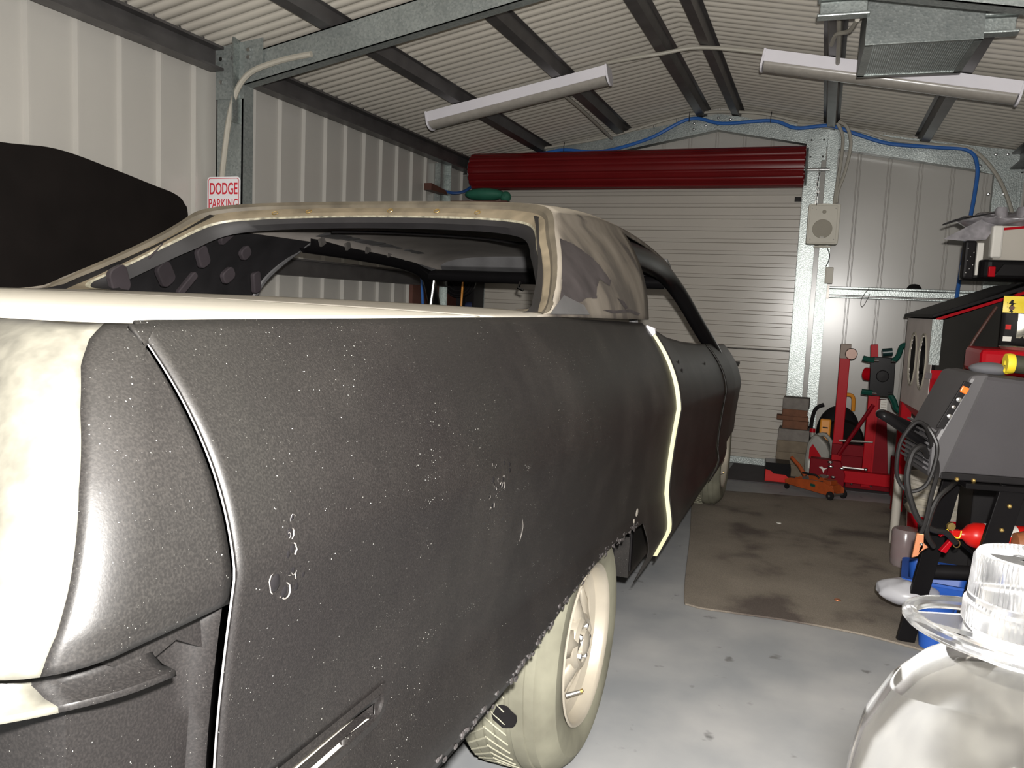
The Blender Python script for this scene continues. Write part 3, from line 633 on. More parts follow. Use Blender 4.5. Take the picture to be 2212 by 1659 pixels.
# lock bezel / side lamp slot in the quarter
bz = MB(); uu = us(.667, -1.2)
loop = [(-1.36, .642), (-1.085, .642), (-1.062, .652), (-1.052, .668), (-1.054, .688), (-1.07, .692), (-1.36, .692)]
ins = [(-1.36, .652), (-1.09, .652), (-1.074, .658), (-1.068, .668), (-1.070, .680), (-1.076, .682), (-1.36, .682)]
n = len(loop); bz.add([(us(z, v)+.004, v, z) for v, z in loop]+[(us(z, v)+.006, v, z) for v, z in ins]+[(us(z, v)-.02, v, z) for v, z in ins], [(k, (k+1) % n, n+(k+1) % n, n+k) for k in range(n-1)]+[(n+k, n+(k+1) % n, 2*n+(k+1) % n, 2*n+k) for k in range(n-1)])
obj('lamp_slot_rim', bz, M_BLACK, car, smooth=True, ang=60)
obj('lamp_slot_lining', MB().add([(us(.667, -1.36)-.022, -1.36, .642), (us(.667, -1.06)-.022, -1.06, .642), (us(.667, -1.06)-.022, -1.06, .70), (us(.667, -1.36)-.022, -1.36, .70)], [(0, 1, 2, 3)]).add([(us(.65, -1.36)-.022, -1.36, .650), (us(.65, -1.075)-.022, -1.075, .650), (us(.65, -1.075)+.001, -1.075, .653), (us(.65, -1.36)+.001, -1.36, .653)], [(0, 1, 2, 3)]), M_CARD, car)
# rust pitting where trim was ground off
rp = MB(); rb = MB(); R.seed(3)
def pit(v, z, r, ring=True):
    u = us(z, v); rp.sphere((u+.001, v, z), r, 8, 5, (.35, 1, 1.2))
    if ring:
        s0 = R.uniform(0, 2*PI); rb.tube([(u+.0022, v+r*1.15*R.uniform(.9, 1.15)*math.cos(s0+a*.45), z+r*1.35*R.uniform(.9, 1.15)*math.sin(s0+a*.45)) for a in range(R.choice([4, 6, 9]))], [r*R.uniform(.05, .22) for _ in range(1)][0], 4)
for cv, cz, sv, sz_, nn in ((-1.29, .915, .018, .045, 16), (-.76, .895, .045, .035, 20)):
    for k in range(nn): pit(cv+R.gauss(0, sv*.6), cz+R.gauss(0, sz_*.6), R.uniform(.0015, .0045), R.random() < .55)
pit(-1.313, .908, .0085); pit(-1.295, .893, .006)
pt = obj('rust_pits', rp, M_GLOSSBLK, car, smooth=True); pt['kind'] = 'stuff'
pt = obj('ground_metal_rings', rb, M_STEEL, car, smooth=True); pt['kind'] = 'stuff'
obj('scratch', MB().tube(smooth_path([(us(.80, -.60)+.001, -.600, .802), (us(.79, -.59)+.0012, -.590, .78), (us(.76, -.595)+.001, -.595, .755)], 5), .0006, 5), M_STEEL, car)
obj('filler_patch', MB().sphere((us(.565, .44), .44, .567), .014, 10, 6, (.2, 1.6, 1.2)).sphere((us(.545, .40), .395, .547), .008, 8, 6, (.2, 1.6, 1.6)), M_CARD, car, smooth=True)['label'] = 'pale filler patch'
lp = MB(); R.seed(5)
for k in range(120):
    v = R.uniform(-1.0, .45); z = zb(v)+R.uniform(-.006, .012); lp.sphere((us(z, v)+.002, v, z), R.uniform(.002, .006), 6, 4, (.5, 1.6, 1))
q = obj('rust_scale', lp, mat('rust_scale', (.05, .045, .045), .25, var=.6, vscale=90), car); q['kind'] = 'stuff'

# quarter end cap: side skin running back and round into the tail face
vcorn = lambda z: interp(z, [.90, .925, .965, 1.03, 1.085, 1.12, 1.14, 1.156], [-1.585, -1.578, -1.558, -1.53, -1.50, -1.475, -1.45, -1.415])
def cap(side):
    rows = []
    zz = [lerp(.908, 1.152, k/36) for k in range(37)]
    for z in zz:
        vc = vcorn(z)+.012; row = []; r = .07; top = max(0, (z-1.10)/.052)
        for k in range(9): v = lerp(SG-.006, vc+r, k/8); row.append((side*(us(z, v)), v, z))
        u0 = us(z, vc)
        for k in range(1, 12): a = PI/2*k/11; row.append((side*(u0-r+r*math.cos(a)), vc+r-r*math.sin(a)*1.0, z-.0*top))
        for k in range(1, 9): t = k/8; row.append((side*(u0-r-.52*t), vc+.03*math.sin(min(1, t*3)*PI/2)*(1 if z > .97 else .4), z-.012*t*top))
        rows.append(row)
    return MB().grid([r_[:14] for r_ in rows]), MB().grid([r_[13:] for r_ in rows])
M_TAIL = mat('pale_tail_primer', (.065, .062, .050), .5, var=.25, vscale=60, spec=.8)
for s in (1, -1):
    ca, cb_ = cap(s)
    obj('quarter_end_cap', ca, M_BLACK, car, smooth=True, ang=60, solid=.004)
    obj('tail_face', cb_, M_TAIL, car, smooth=True, ang=60, solid=.004)
# bumper recess below the cap
def ins_panel(side):
    rows = []
    for k in range(19):
        z = lerp(.46, .912, k/18); vr = -1.40-.13*(1 if z < .80 else 1)
        rows.append([(side*(us(z, -1.40)-.006), SG-.004, z), (side*(us(z, -1.40)-.022), SG-.014, z), (side*.925, SG-.035, z)]+[(side*.925, lerp(SG-.045, -1.512, j/6), z) for j in range(7)]+[(side*.90, -1.520, z), (side*.5, -1.50, z)])
    return MB().grid(rows)
for s in (1, -1):
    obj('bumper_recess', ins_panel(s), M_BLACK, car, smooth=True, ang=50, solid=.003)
    fl_ = MB(); rows = []
    for j in range(13):
        t = j/12; v = lerp(-1.442, -1.60, t); zt_ = .906; cu = -.0 if v > -1.47 else -5.0*(v+1.47)**2
        zbm = .872+.004*math.sin(t*PI)+.006*t
        rows.append([(s*.940+s*cu, v, lerp(.90, .912, t)), (s*.938+s*cu, v, lerp(.890, zbm+.01, .5)), (s*.942+s*cu, v, zbm+.008), (s*.952+s*cu, v, zbm+.002), (s*.965+s*cu, v, zbm), (s*.966+s*cu, v, zbm-.004)])
    fl_.grid(rows)
    obj('bumper_filler', MB().grid(rows[:8]), M_BLACK, car, smooth=True, ang=60, solid=.003)
    obj('bumper_filler_end', MB().grid(rows[7:]), M_TAIL, car, smooth=True, ang=60, solid=.003)
    obj('recess_cover', MB().prism([(SG-.010, .915), (SG-.008, .862), (-1.415, .884), (-1.46, .872), (-1.50, .90), (-1.55, .915)], lambda v, z, h: (s*(.937+h), v, z), 0, .004), M_BLACK, car)
obj('tail_panel', MB().box((0, -1.45, .80), (1.62, .02, .62)), M_INNER, car)
# boot lid, shoulder line and rear deck
def zd(u, v):
    a = abs(u)/.845; d = max(0, (-1.15-v)/.30)
    return 1.158+.006*(1-a*a)-.030*d*d*(1.0-.25*a*a)
def ve(u): return -1.385-.035*(1-(abs(u)/.845)**2)-.035*max(0, 1-abs(abs(u)-.80)/.12)*0
rows = []
def rear_edge(u):
    a = abs(u); return interp(a, [0, .60, .75, .80, .835], [-1.44, -1.435, -1.42, -1.40, -1.345])
us_ = [-.835, -.82, -.80, -.77, -.72, -.6, -.4, -.2, 0, .2, .4, .6, .72, .77, .80, .82, .835]
for k in range(25):
    t = k/24; row = []
    for u in us_:
        v = lerp(rear_edge(u), -.45-.10*(abs(u)/.84)**2, t); row.append((u, v, zd(u, v)))
    rows.append(row)
lip = [[(u*1.0, rear_edge(u)-.004, zd(u, rear_edge(u))-.012) for u in us_], [(u, rear_edge(u)-.006, zd(u, rear_edge(u))-.004) for u in us_]]
obj('boot_lid', MB().grid(lip+rows), M_DECK, car, smooth=True, ang=60, solid=.003)['label'] = 'pale dusty boot lid'
obj('boot_lid_edge', MB().tube([(u, rear_edge(u)-.004, zd(u, rear_edge(u))-.010) for u in [-.82, -.80, -.77, -.72, -.6, -.3, 0, .3, .6, .72, .77, .80, .82]]+[(.838, -1.30, 1.150), (.842, -1.2, 1.152), (.843, -.9, 1.153)], .0042, 8), M_TAN, car, smooth=True)
for s in (1, -1):   # strip of quarter top between side skin and lid
    rows = []
    for k in range(60):
        v = lerp(-1.36, -.30, k/59); rows.append([(s*us(zs(v), v), v, zs(v)), (s*(us(zs(v), v)-.006), v, zs(v)+.002), (s*.832, v, zd(.832, v)-.002)])
    obj('quarter_top', MB().grid(rows), M_DECK, car, smooth=True)
# backlight base line (front edge of the tulip panel)
def vbase(u): a = min(abs(u), .82); return .17-.27*(a/.80)**2.5
rows = []
for k in range(9):
    t = k/8; row = []
    for u in [x*.84/14 for x in range(-14, 15)]:
        a = abs(u); v0 = -.44-.10*(a/.84)**2; v1 = vbase(a)
        v = lerp(v0, v1, t); row.append((u, v, zd(u, v)+(.0065*t if a < .8 else .0)))
    rows.append(row)
obj('tulip_panel', MB().grid(rows), mat('tulip_dimmed', (.30, .28, .245), .55, var=.1, vscale=5), car, smooth=True, solid=.003)  # greyer than the lid: distance and grazing flash put into the colour
# backlight opening outlines (right half: x, z), projected on the backlight surface
def onglass(x, z, off=0):
    t = (z-1.168)/.247; a = abs(x)
    return (x, vbase(a)*(1-t)+t*(.44-.12*(min(a, .66)/.63)**3)+off, z)
IN_ = [(0, 1.462), (.2, 1.460), (.4, 1.451), (.5, 1.441), (.57, 1.428), (.61, 1.409), (.635, 1.382), (.655, 1.352), (.685, 1.315), (.72, 1.265), (.752, 1.215), (.765, 1.190), (.750, 1.174), (.70, 1.1695)]
MID_ = [(0, 1.490), (.2, 1.489), (.4, 1.482), (.51, 1.472), (.59, 1.457), (.638, 1.434), (.662, 1.400), (.682, 1.366), (.712, 1.326), (.748, 1.274), (.780, 1.222), (.797, 1.190), (.800, 1.174), (.795, 1.166)]
OUT_ = [(0, 1.514), (.2, 1.513), (.4, 1.507), (.52, 1.497), (.605, 1.482), (.660, 1.457), (.688, 1.416), (.708, 1.380), (.738, 1.336), (.773, 1.282), (.806, 1.228), (.826, 1.192), (.836, 1.172), (.842, 1.160)]
def full(path, off=0):
    r_ = [onglass(x, z, off) for x, z in path]
    l_ = [(-x, y, z) for x, y, z in r_[1:]][::-1]
    return [tuple(p) for p in smooth_path(l_+r_, 4)]
def along(path, t, k0, k1):
    q = k0+(k1-k0)*t; i = min(int(q), k1-1); f_ = q-i
    return (lerp(path[i][0], path[i+1][0], f_), lerp(path[i][1], path[i+1][1], f_))
# roof, sails and pillars in one skin
def roofpt(b, a):
    """b: -1..1 across (|b|<.62 roof, beyond = sail down to the belt); a: 0 rear edge .. 1 front"""
    s = 1 if b >= 0 else -1; q = abs(b)
    if q <= .62:
        t = q/.62; x, z = along(OUT_, t, 0, 5); rx, ry, rz = onglass(x, z, -.018)
        ut = .70*math.sin(t*PI/2*.96)/math.sin(PI/2*.96); z0 = 1.535-.075*t**3.2; vm = 1.09
        if a <= .5: v = lerp(ry, vm, a/.5)
        else: v = lerp(vm, 2.22, (a-.5)/.5)
        bl = min(1, (v-ry)/.50); e = 1-(1-bl)**2.2
        ur = 1.0 if v < 1.0 else lerp(1.0, .95, (v-1.0)/1.22)
        drop = -.055*max(0, (v-1.1)/1.12)**2-.012*t*max(0, (v-1.1)/1.12)
        return (s*lerp(rx, ut, e)*ur, v, lerp(rz, z0, e)+drop)
    t = (q-.62)/.38; tv = min(1, a/.5)
    x, z = along(OUT_, t, 5, 13); rear = onglass(x, z, -.018)
    if t > .8: rear = (rear[0], rear[1]-.10*((t-.8)/.2)**2, rear[2])
    fr = (lerp(.70, .862, t**.95)+.022*math.sin(t*PI), lerp(1.09, .835, t), lerp(1.460, 1.148, t))
    e = 1-(1-tv)**1.6
    return (s*(lerp(rear[0], fr[0], e)+.012*math.sin(t*PI)*math.sin(tv*PI)), lerp(rear[1], fr[1], tv), lerp(rear[2], fr[2], tv if t > .35 else lerp(e, tv, t/.35)))
bs = [-1+.38*k/14 for k in range(14)]+[-.62+1.24*k/40 for k in range(41)]+[.62+.38*k/14 for k in range(1, 15)]
avals = [k/24 for k in range(25)]
vs, fs = [], []; nb = len(bs)
for a in avals: vs += [roofpt(b, a) for b in bs]
for i in range(24):
    for j in range(nb-1):
        if avals[i] >= .4999 and (bs[j] < -.6201 or bs[j+1] > .6201): continue
        fs.append((i*nb+j, i*nb+j+1, (i+1)*nb+j+1, (i+1)*nb+j))
rf = MB().add(vs, fs)
obj('roof', rf, M_DUST, car, smooth=True, ang=55, solid=.006, soff=-1)['label'] = 'dusty grey-brown roof skin with rear pillars'
lin = MB().add([(x*.955, y, z-.035) for x, y, z in vs], [f_ for f_ in fs if True])
lin2 = MB(); 
for i in range(1, 24):
    pass
vs2, fs2 = [], []
for a in avals:
    for b in bs:
        if abs(b) <= .62: x, y, z = roofpt(b, a); vs2.append((x*.93, y+.02*(a < .01), z-.055))
nb2 = len(vs2)//25
for i in range(24):
    for j in range(nb2-1): fs2.append((i*nb2+j, i*nb2+j+1, (i+1)*nb2+j+1, (i+1)*nb2+j))
obj('roof_underside', MB().add(vs2, fs2), M_LINING, car, smooth=True)
# wavy black sound-deadener edge under the roof
wv = smooth_path([(.60, .75, 1.40), (.45, .9, 1.418), (.25, 1.15, 1.425), (.05, 1.25, 1.45), (-.15, 1.2, 1.458), (-.33, 1.0, 1.45), (-.45, .85, 1.435)], 8)
obj('sealant_bead', MB().tube(wv, .006, 6), M_BLK, car)
# backlight opening: stepped channel following the opening
obj('window_channel', MB().grid([full(OUT_, -.018), full([(lerp(a[0], b_[0], .55), lerp(a[1], b_[1], .55)) for a, b_ in zip(OUT_, MID_)], -.016), full(MID_, .0)]), M_DARKTAN, car, smooth=True, ang=25)
obj('window_flange', MB().grid([full(MID_, .0), full([(lerp(a[0], b_[0], .6), lerp(a[1], b_[1], .6)) for a, b_ in zip(MID_, IN_)], -.002), full(IN_, .006)]), M_TAN, car, smooth=True, ang=25)
wz = lambda z: min(1, max(0, (z-1.20)/.22))
IN2 = [(x*.992, z-.006*wz(z)) for x, z in IN_]; IN3 = [(x*.975, z-.024*wz(z)) for x, z in IN_]; IN4 = [(x*.945, z-.042*wz(z)) for x, z in IN_]
obj('window_lip', MB().grid([full(IN_, .006), full(IN2, .016)]), mat('pale_sealer', (.30, .28, .21), .4, var=.5, vscale=60), car, smooth=True)
obj('window_inner_edge', MB().grid([full(IN2, .016), full(IN3, .035), full(IN4, .07)]), M_INNER, car, smooth=True)
for x in (-.42, -.30, .02, .20, .36):
    obj('trim_clip', MB().tube([onglass(x+.010*math.cos(a*PI/6), 1.479+.006*math.sin(a*PI/6)-abs(x)**3*.2, -.008) for a in range(12)], .0016, 5, closed=True), M_BRASS, car)
# triangular lead patch at the foot of the right sail
def smear(poly, name, m_, nn=60):
    xs_ = [p[0] for p in poly]; ys_ = [p[1] for p in poly]
    def inside(x, y):
        c = False; j = len(poly)-1
        for i in range(len(poly)):
            (x0, y0), (x1, y1) = poly[i], poly[j]
            if (y0 > y) != (y1 > y) and x < (x1-x0)*(y-y0)/(y1-y0)+x0: c = not c
            j = i
        return c
    g = MB(); vs, fs = [], []
    for i in range(nn+1):
        for k in range(nn+1):
            b_, a_ = lerp(min(xs_), max(xs_), i/nn), lerp(min(ys_), max(ys_), k/nn); p = Vector(roofpt(b_, a_)); q = Vector(roofpt(b_+.01, a_))-p; w__ = Vector(roofpt(b_, a_+.01))-p
            n_ = q.cross(w__).normalized(); n_ = n_ if n_.x > 0 else -n_; vs.append(tuple(p+n_*.0015))
    for i in range(nn):
        for k in range(nn):
            if inside(lerp(min(xs_), max(xs_), (i+.5)/nn), lerp(min(ys_), max(ys_), (k+.5)/nn)): fs.append((i*(nn+1)+k, i*(nn+1)+k+1, (i+1)*(nn+1)+k+1, (i+1)*(nn+1)+k))
    obj(name, g.add(vs, fs), m_, car, smooth=True)
ms_ = mat('dark_smear', (.050, .043, .044), .6, var=.35, vscale=12, spec=.3)
smear([(.725, .015), (.735, .07), (.78, .16), (.84, .235), (.855, .225), (.835, .175), (.86, .16), (.90, .165), (.895, .12), (.93, .07), (.90, .02), (.80, .015)], 'dark_smear', ms_)
smear([(.90, .27), (.93, .30), (.955, .33), (.95, .345), (.92, .315)], 'dark_smear', ms_, 24)
smear([(.955, .20), (.975, .26), (.97, .36), (.985, .42), (.975, .43), (.955, .36), (.96, .28)], 'dark_smear', ms_, 30)
obj('sail_patch', MB().add([roofpt(.985, .02), roofpt(.985, .16), roofpt(.93, .11), roofpt(.885, .03)], [(0, 1, 2, 3)]), M_INGREY, car, solid=.006)['label'] = 'bare grey repair patch at the pillar foot'
# interior: pillars, headers, inner panels
for s in (1, -1):
    A = smooth_path([(s*.675, .98, 1.405), (s*.675, 1.5, 1.395), (s*.672, 1.9, 1.372), (s*.685, 2.12, 1.325), (s*.73, 2.28, 1.235), (s*.785, 2.45, 1.11), (s*.84, 2.62, .99), (s*.865, 2.70, .93)], 6)
    rows = []
    for i, p in enumerate(A):
        a, b_ = A[max(0, i-1)], A[min(len(A)-1, i+1)]; t_ = (b_-a).normalized(); n1 = Vector((s, 0, 0)); n1 = (n1-t_*n1.dot(t_)).normalized(); n2 = t_.cross(n1)
        rows.append([p+n1*(.032*math.cos(q))+n2*(.050*math.sin(q)) for q in [2*PI*k/12+.26 for k in range(12)]])
    obj('windscreen_pillar', MB().grid(rows, closed=True), M_GLOSSBLK, car, smooth=True, ang=60)
    # inner sail panel with stamped shapes
    ip = MB(); rows = []
    for k in range(11):
        t = k/10; row = []
        for j in range(9):
            q = j/8; x, y, z = roofpt(.62+.38*t, q*.5*.97); row.append((s*(abs(x)-.055), y, z-.012*(1-t)))
        rows.append(row)
    pn = obj('inner_sail_panel', ip.grid(rows), M_INNER, car, smooth=True)
    for (y, z, w_, h_, rt) in ((.05, 1.20, .07, .10, .5), (.24, 1.23, .06, .09, .7), (.40, 1.30, .05, .08, .6), (.35, 1.20, .10, .03, .9), (.18, 1.30, .08, .022, .8), (.55, 1.24, .06, .055, .7), (.62, 1.33, .05, .05, .8), (.72, 1.22, .04, .09, .4), (.50, 1.38, .07, .03, .7)):
        xx = s*(.735-.25*(z-1.17)) 
        rr_ = rr(w_, h_, min(w_, h_)*.35)
        s < 0 and obj('stamped_boss', MB().prism([(x*math.cos(rt)-q*math.sin(rt), x*math.sin(rt)+q*math.cos(rt)) for x, q in rr_], lambda a, b_, hh: (xx-s*hh-s*.25*b_, y+a, z+b_), -.004, .016), mat('boss_grey', (.045, .038, .042), .35, var=.3), pn, bevel=.004)
    obj('pillar_edge', MB().tube(smooth_path([(s*.82, .80, 1.12), (s*.785, .86, 1.24), (s*.73, .99, 1.36), (s*.69, 1.09, 1.415), (s*.67, 1.5, 1.41), (s*.65, 1.9, 1.385), (s*.64, 2.15, 1.345)], 8), [.016]*49, 8), M_INGREY, car, smooth=True)
    rl = MB(); rows = []
    for k in range(31):
        t = k/30; v = lerp(1.0, 2.2, t); zz_ = lerp(1.425, 1.375, t*t); w_ = .03+.022*abs(math.sin(k*1.3))+.012*math.sin(k*.7)
        rows.append([(s*.665, v, zz_-.035), (s*.65, v, zz_), (s*(.61-w_), v, zz_+.02)])
    obj('torn_rail_trim', rl.grid(rows), M_INGREY, car, smooth=False)
    for v in (1.05, 1.25, 1.42, 1.62, 1.8, 1.98): obj('rail_clip', MB().box((s*.635, v, 1.412-.03*((v-1)/1.2)**2), (.012, .035, .035), rot=RX(.5)), M_STEEL, car)
obj('windscreen_header', MB().prism([(2.15, 1.44), (2.26, 1.41), (2.27, 1.37), (2.19, 1.345), (2.14, 1.37)], lambda v, z, x: (x, v, z), -.66, .66), M_INGREY, car, bevel=.008)
obj('brace_bar', MB().tube([(-.66, 2.12, 1.315), (.66, 2.12, 1.315)], .032, 12), M_GLOSSBLK, car, smooth=True)
obj('steering_support', MB().tube([(-.66, 2.10, .95), (-.63, 2.12, 1.31)], .010, 8), M_CHROME, car, smooth=True)
obj('header_hook', MB().tube([(-.10, 2.08, 1.29), (-.10, 2.05, 1.26), (-.07, 2.05, 1.25)], .008, 6), M_CHROME, car)
obj('cowl', MB().box((0, 2.85, .90), (1.68, .30, .06)).box((0, 2.98, .66), (1.6, .03, .5)), M_INNER, car, bevel=.01)
obj('floor_pan', MB().box((0, .75, .34), (1.66, 4.1, .06)).box((0, -1.1, .40), (1.6, .8, .06)), M_BLK, car)
obj('parcel_shelf', MB().box((0, .25, 1.08), (1.45, .42, .02)).box((0, .46, .85), (1.45, .02, .46)), M_INNER, car)
for s in (1, -1):
    obj('inner_sill', MB().box((s*.86, 1.64, .36), (.05, 2.0, .14)), M_BLACK, car)
    obj('inner_quarter', MB().box((s*.60, 0, .62), (.02, 1.7, .75)).box((s*.75, .66, .52), (.28, .02, .42)).box((s*.75, -.86, .66), (.28, .02, .40)).box((s*.75, -.1, .86), (.28, 1.5, .02)), M_BLK, car)
    obj('inner_fender', MB().box((s*.62, 3.1, .62), (.02, 1.6, .5)).box((s*.76, 3.1, .84), (.26, 1.3, .02)).box((s*.76, 2.62, .55), (.28, .02, .5)), M_BLK, car)
obj('front_panel', MB().box((0, 4.0, .62), (1.45, .04, .46)), M_INNER, car)
obj('dash_top', MB().box((0, 2.62, .93), (1.5, .3, .05)), M_INNER, car, bevel=.01)

# wheels
def wheel(v, u_out, label, w_=.235, tall=.318):
    wl = bpy.data.objects.new('wheel', None); C.objects.link(wl); wl.parent = car; wl.location = (u_out, v, tall); wl['label'] = label
    r = tall; hw = w_
    s = 1 if u_out > 0 else -1
    prof = [(.197, -.005), (.203, .0), (.215, .004), (.24, .010), (.268, .008), (.285, -.002), (.297, -.014), (.305, -.024), (.3135, -.03), (.3135, -.052), (.3175, -.054), (.318, -.085), (.312, -.088), (.312, -.096), (.3185, -.099)]
    for k in range(4): x = -.10-.028*k; prof += [(.3185, x), (.3185, x-.022), (.314, x-.024), (.314, x-.027)]
    prof += [(.312, -.215), (.30, -.225), (.27, -.238), (.22, -.235), (.197, -.228)]
    ty = obj('tyre', MB().lathe([(a*r/.3185, s*b_) for a, b_ in prof], (0, 0, 0), 'x', 96), M_TYRE, wl, smooth=True, ang=25)
    tr = MB()
    for k in range(60):
        a = 2*PI*k/60
        for x, sg in ((-.125, 1), (-.175, -1)):
            p = lambda q, h: Vector((s*(x+q), (r+.0012)*math.cos(a+h*sg), (r+.0012)*math.sin(a+h*sg)))
            tr.tube([p(-.028, -.07), p(0, 0), p(.028, .07)], .0022, 4)
    q = obj('tread_ribs', tr, mat('tread_dust', (.30, .29, .22), .85, var=.1), ty); q['kind'] = 'stuff'
    rim = [(.199, -.004), (.206, .002), (.203, .006), (.197, .004), (.192, -.004), (.186, -.030), (.170, -.042), (.163, -.075), (.160, -.20)]
    obj('rim', MB().lathe([(a, s*b_) for a, b_ in rim], (0, 0, 0), 'x', 72), M_RIM, wl, smooth=True, ang=40)
    # five broad spokes: disc with openings
    sp = MB()
    for k in range(5):
        a0 = 2*PI*k/5+.35; pts = []
        for rr_, ha in ((.050, .60), (.085, .40), (.12, .30), (.150, .36), (.164, .46)): pts.append((rr_, ha))
        top = [(s*interp(q, [.05, .10, .164], [-.018, -.040, -.062]), q*math.cos(a0+h), q*math.sin(a0+h)) for q, h in pts]
        bot = [(s*interp(q, [.05, .10, .164], [-.018, -.040, -.062]), q*math.cos(a0-h), q*math.sin(a0-h)) for q, h in pts]
        mid = [(s*(interp(q, [.05, .10, .164], [-.018, -.040, -.062])+.010), q*math.cos(a0), q*math.sin(a0)) for q, h in pts]
        sp.grid([top, mid, bot])
    obj('spokes', sp, M_RIM, wl, smooth=True, ang=60, solid=.014)
    obj('hub', MB().lathe([(.075, s*-.032), (.072, s*-.014), (.060, s*-.006), (.052, s*-.008), (.048, s*-.018), (.036, s*-.018), (.032, s*-.002), (.020, s*.004), (.001, s*.005)], (0, 0, 0), 'x', 36), M_RIM, wl, smooth=True, ang=40)
    obj('drum', MB().lathe([(.001, s*-.10), (.13, s*-.10), (.135, s*-.16)], (0, 0, 0), 'x', 32), M_BLK, wl)
    for k in range(5):
        a = 2*PI*k/5; obj('wheel_nut', MB().lathe([(.001, s*.0), (.008, s*-.002), (.010, s*-.012)], (0, .042*math.cos(a), .042*math.sin(a)), 'x', 6), M_CHROME, wl)
    obj('valve', MB().tube([(s*-.03, .135*math.cos(-2.0), .135*math.sin(-2.0)), (s*.004, .118*math.cos(-2.0), .118*math.sin(-2.0))], [.007, .0045], 8), M_BLK if False else M_STEEL, wl)
    obj('valve_cap', MB().tube([(s*.004, .118*math.cos(-2.0), .118*math.sin(-2.0)), (s*.010, .114*math.cos(-2.0), .114*math.sin(-2.0))], .005, 8), M_BRASS, wl)
    return wl
wh = wheel(0, .929, 'dusty tan right rear wheel', tall=.324)
wheel(0, -.925, 'left rear wheel'); wheel(3.08, .905, 'dusty right front wheel'); wheel(3.08, -.905, 'left front wheel')
R.seed(9)
bl = [(-.10+.0*k, 0, 0) for k in range(1)]
mkp = MB(); out = [(.026*math.cos(a*PI/7)*(1+.35*R.random()), .026*math.sin(a*PI/7)*(1+.35*R.random())) for a in range(14)]
a0 = 3.36
mkp.add([(-.095+x, .3262*math.cos(a0+y/.32), .3262*math.sin(a0+y/.32)) for x, y in out], [tuple(range(14))])
obj('bare_rubber_patch', mkp, M_BLK, [c for c in wh.children if c.name.startswith('tyre')][0])

# black panel leaning by the left wall
t = thing('bonnet_panel', 'large black bonnet panel standing on edge against the left wall behind the boot', 'car panel', (-2.66, 2.03, .0))
ol = smooth_path([(-1.0, .02, 0), (-1.0, 1.0, 0), (-.95, 1.56, 0), (-.5, 1.65, 0), (0.0, 1.665, 0), (.25, 1.685, 0), (.50, 1.655, 0), (.72, 1.62, 0), (.84, 1.60, 0), (.895, 1.565, 0), (.915, 1.48, 0), (.90, 1.0, 0), (.90, .02, 0)], 6)
obj('skin', MB().prism([(p.x, p.y) for p in ol], lambda y, z, h: (h-.10*z/1.6, y, z), 0, .03), M_BLKVIN, t, bevel=.008)
obj('brace', MB().prism([(-.8, .3), (.7, .3), (.7, .38), (-.8, .38)], lambda y, z, h: (h-.10*z/1.6, y, z), -.03, 0), M_BLK, t)

# ================================================================== floor mat
mt = MB(); ol = smooth_path([(-.40, 3.20), (-.45, 3.32), (-.56, 4.2), (-.70, 5.30), (-.60, 5.38), (.0, 5.52), (.60, 5.62), (.78, 5.55), (.74, 4.6), (.66, 3.4), (.56, 3.12), (.40, 3.165), (.22, 3.21), (-.02, 3.22), (-.25, 3.20)], 6, closed=True)
mt.prism([(p.x, p.y) for p in ol], lambda x, y, h: (x, y, h), 0.001, .009)
tag(obj('floor_mat', mt, matcarpet(), bevel=.003), 'large dark stained grey floor mat beside the car', 'mat')
mt = MB().prism([(-.58, 5.80), (.9, 5.95), (.9, 6.45), (-.56, 6.47)], lambda x, y, h: (x, y, h), .001, .006)
tag(obj('floor_mat', mt, mat('plain_mat', (.075, .068, .072), .95, var=.1, bump=.4, bscale=300)), 'thin dark grey mat strip along the roller door behind the trolley jack', 'mat')

# ================================================================== bricks beside the door post
def brick(x, y, z, d, rz, m, label, cored=False):
    o = MB().box((0, 0, d[2]/2), d)
    b = obj('brick' if not cored else 'concrete_block', o, m, bevel=.004); b.location = (x, y, z); b.rotation_euler = (0, 0, rz)
    return tag(b, label, 'brick', 'stacked bricks by the door post')
MBK = mat('grey_block', (.16, .145, .13), .85, var=.15, vscale=25, bump=.5, bscale=120); MBR = mat('red_brown_brick', (.13, .055, .028), .85, var=.2, vscale=25, bump=.5, bscale=120); MBY = mat('fawn_block', (.15, .12, .085), .85, var=.15, vscale=20, bump=.5, bscale=120)
brick(-.135, 6.27, 0, (.23, .19, .09), .02, MBY, 'fawn block at the bottom of the brick stack by the door post')
brick(-.13, 6.27, .09, (.22, .19, .09), -.02, MBY, 'fawn block second from the bottom of the brick stack')
brick(-.135, 6.27, .18, (.215, .19, .085), .03, MBY, 'fawn block third from the bottom of the brick stack')
brick(-.13, 6.27, .265, (.215, .19, .085), 0, MBK, 'grey block in the middle of the stack under the red-brown bricks')
brick(-.125, 6.27, .35, (.175, .12, .06), -.03, MBR, 'red-brown brick, lowest of the two narrow bricks in the stack')
brick(-.15, 6.27, .41, (.22, .11, .032), .05, MBR, 'thin red-brown paver sticking out left from the brick stack')
brick(-.135, 6.27, .442, (.175, .12, .052), .02, MBR, 'red-brown brick directly under the topmost grey block')
brick(-.13, 6.27, .494, (.18, .14, .085), -.04, MBK, 'grey block topmost on the brick stack')

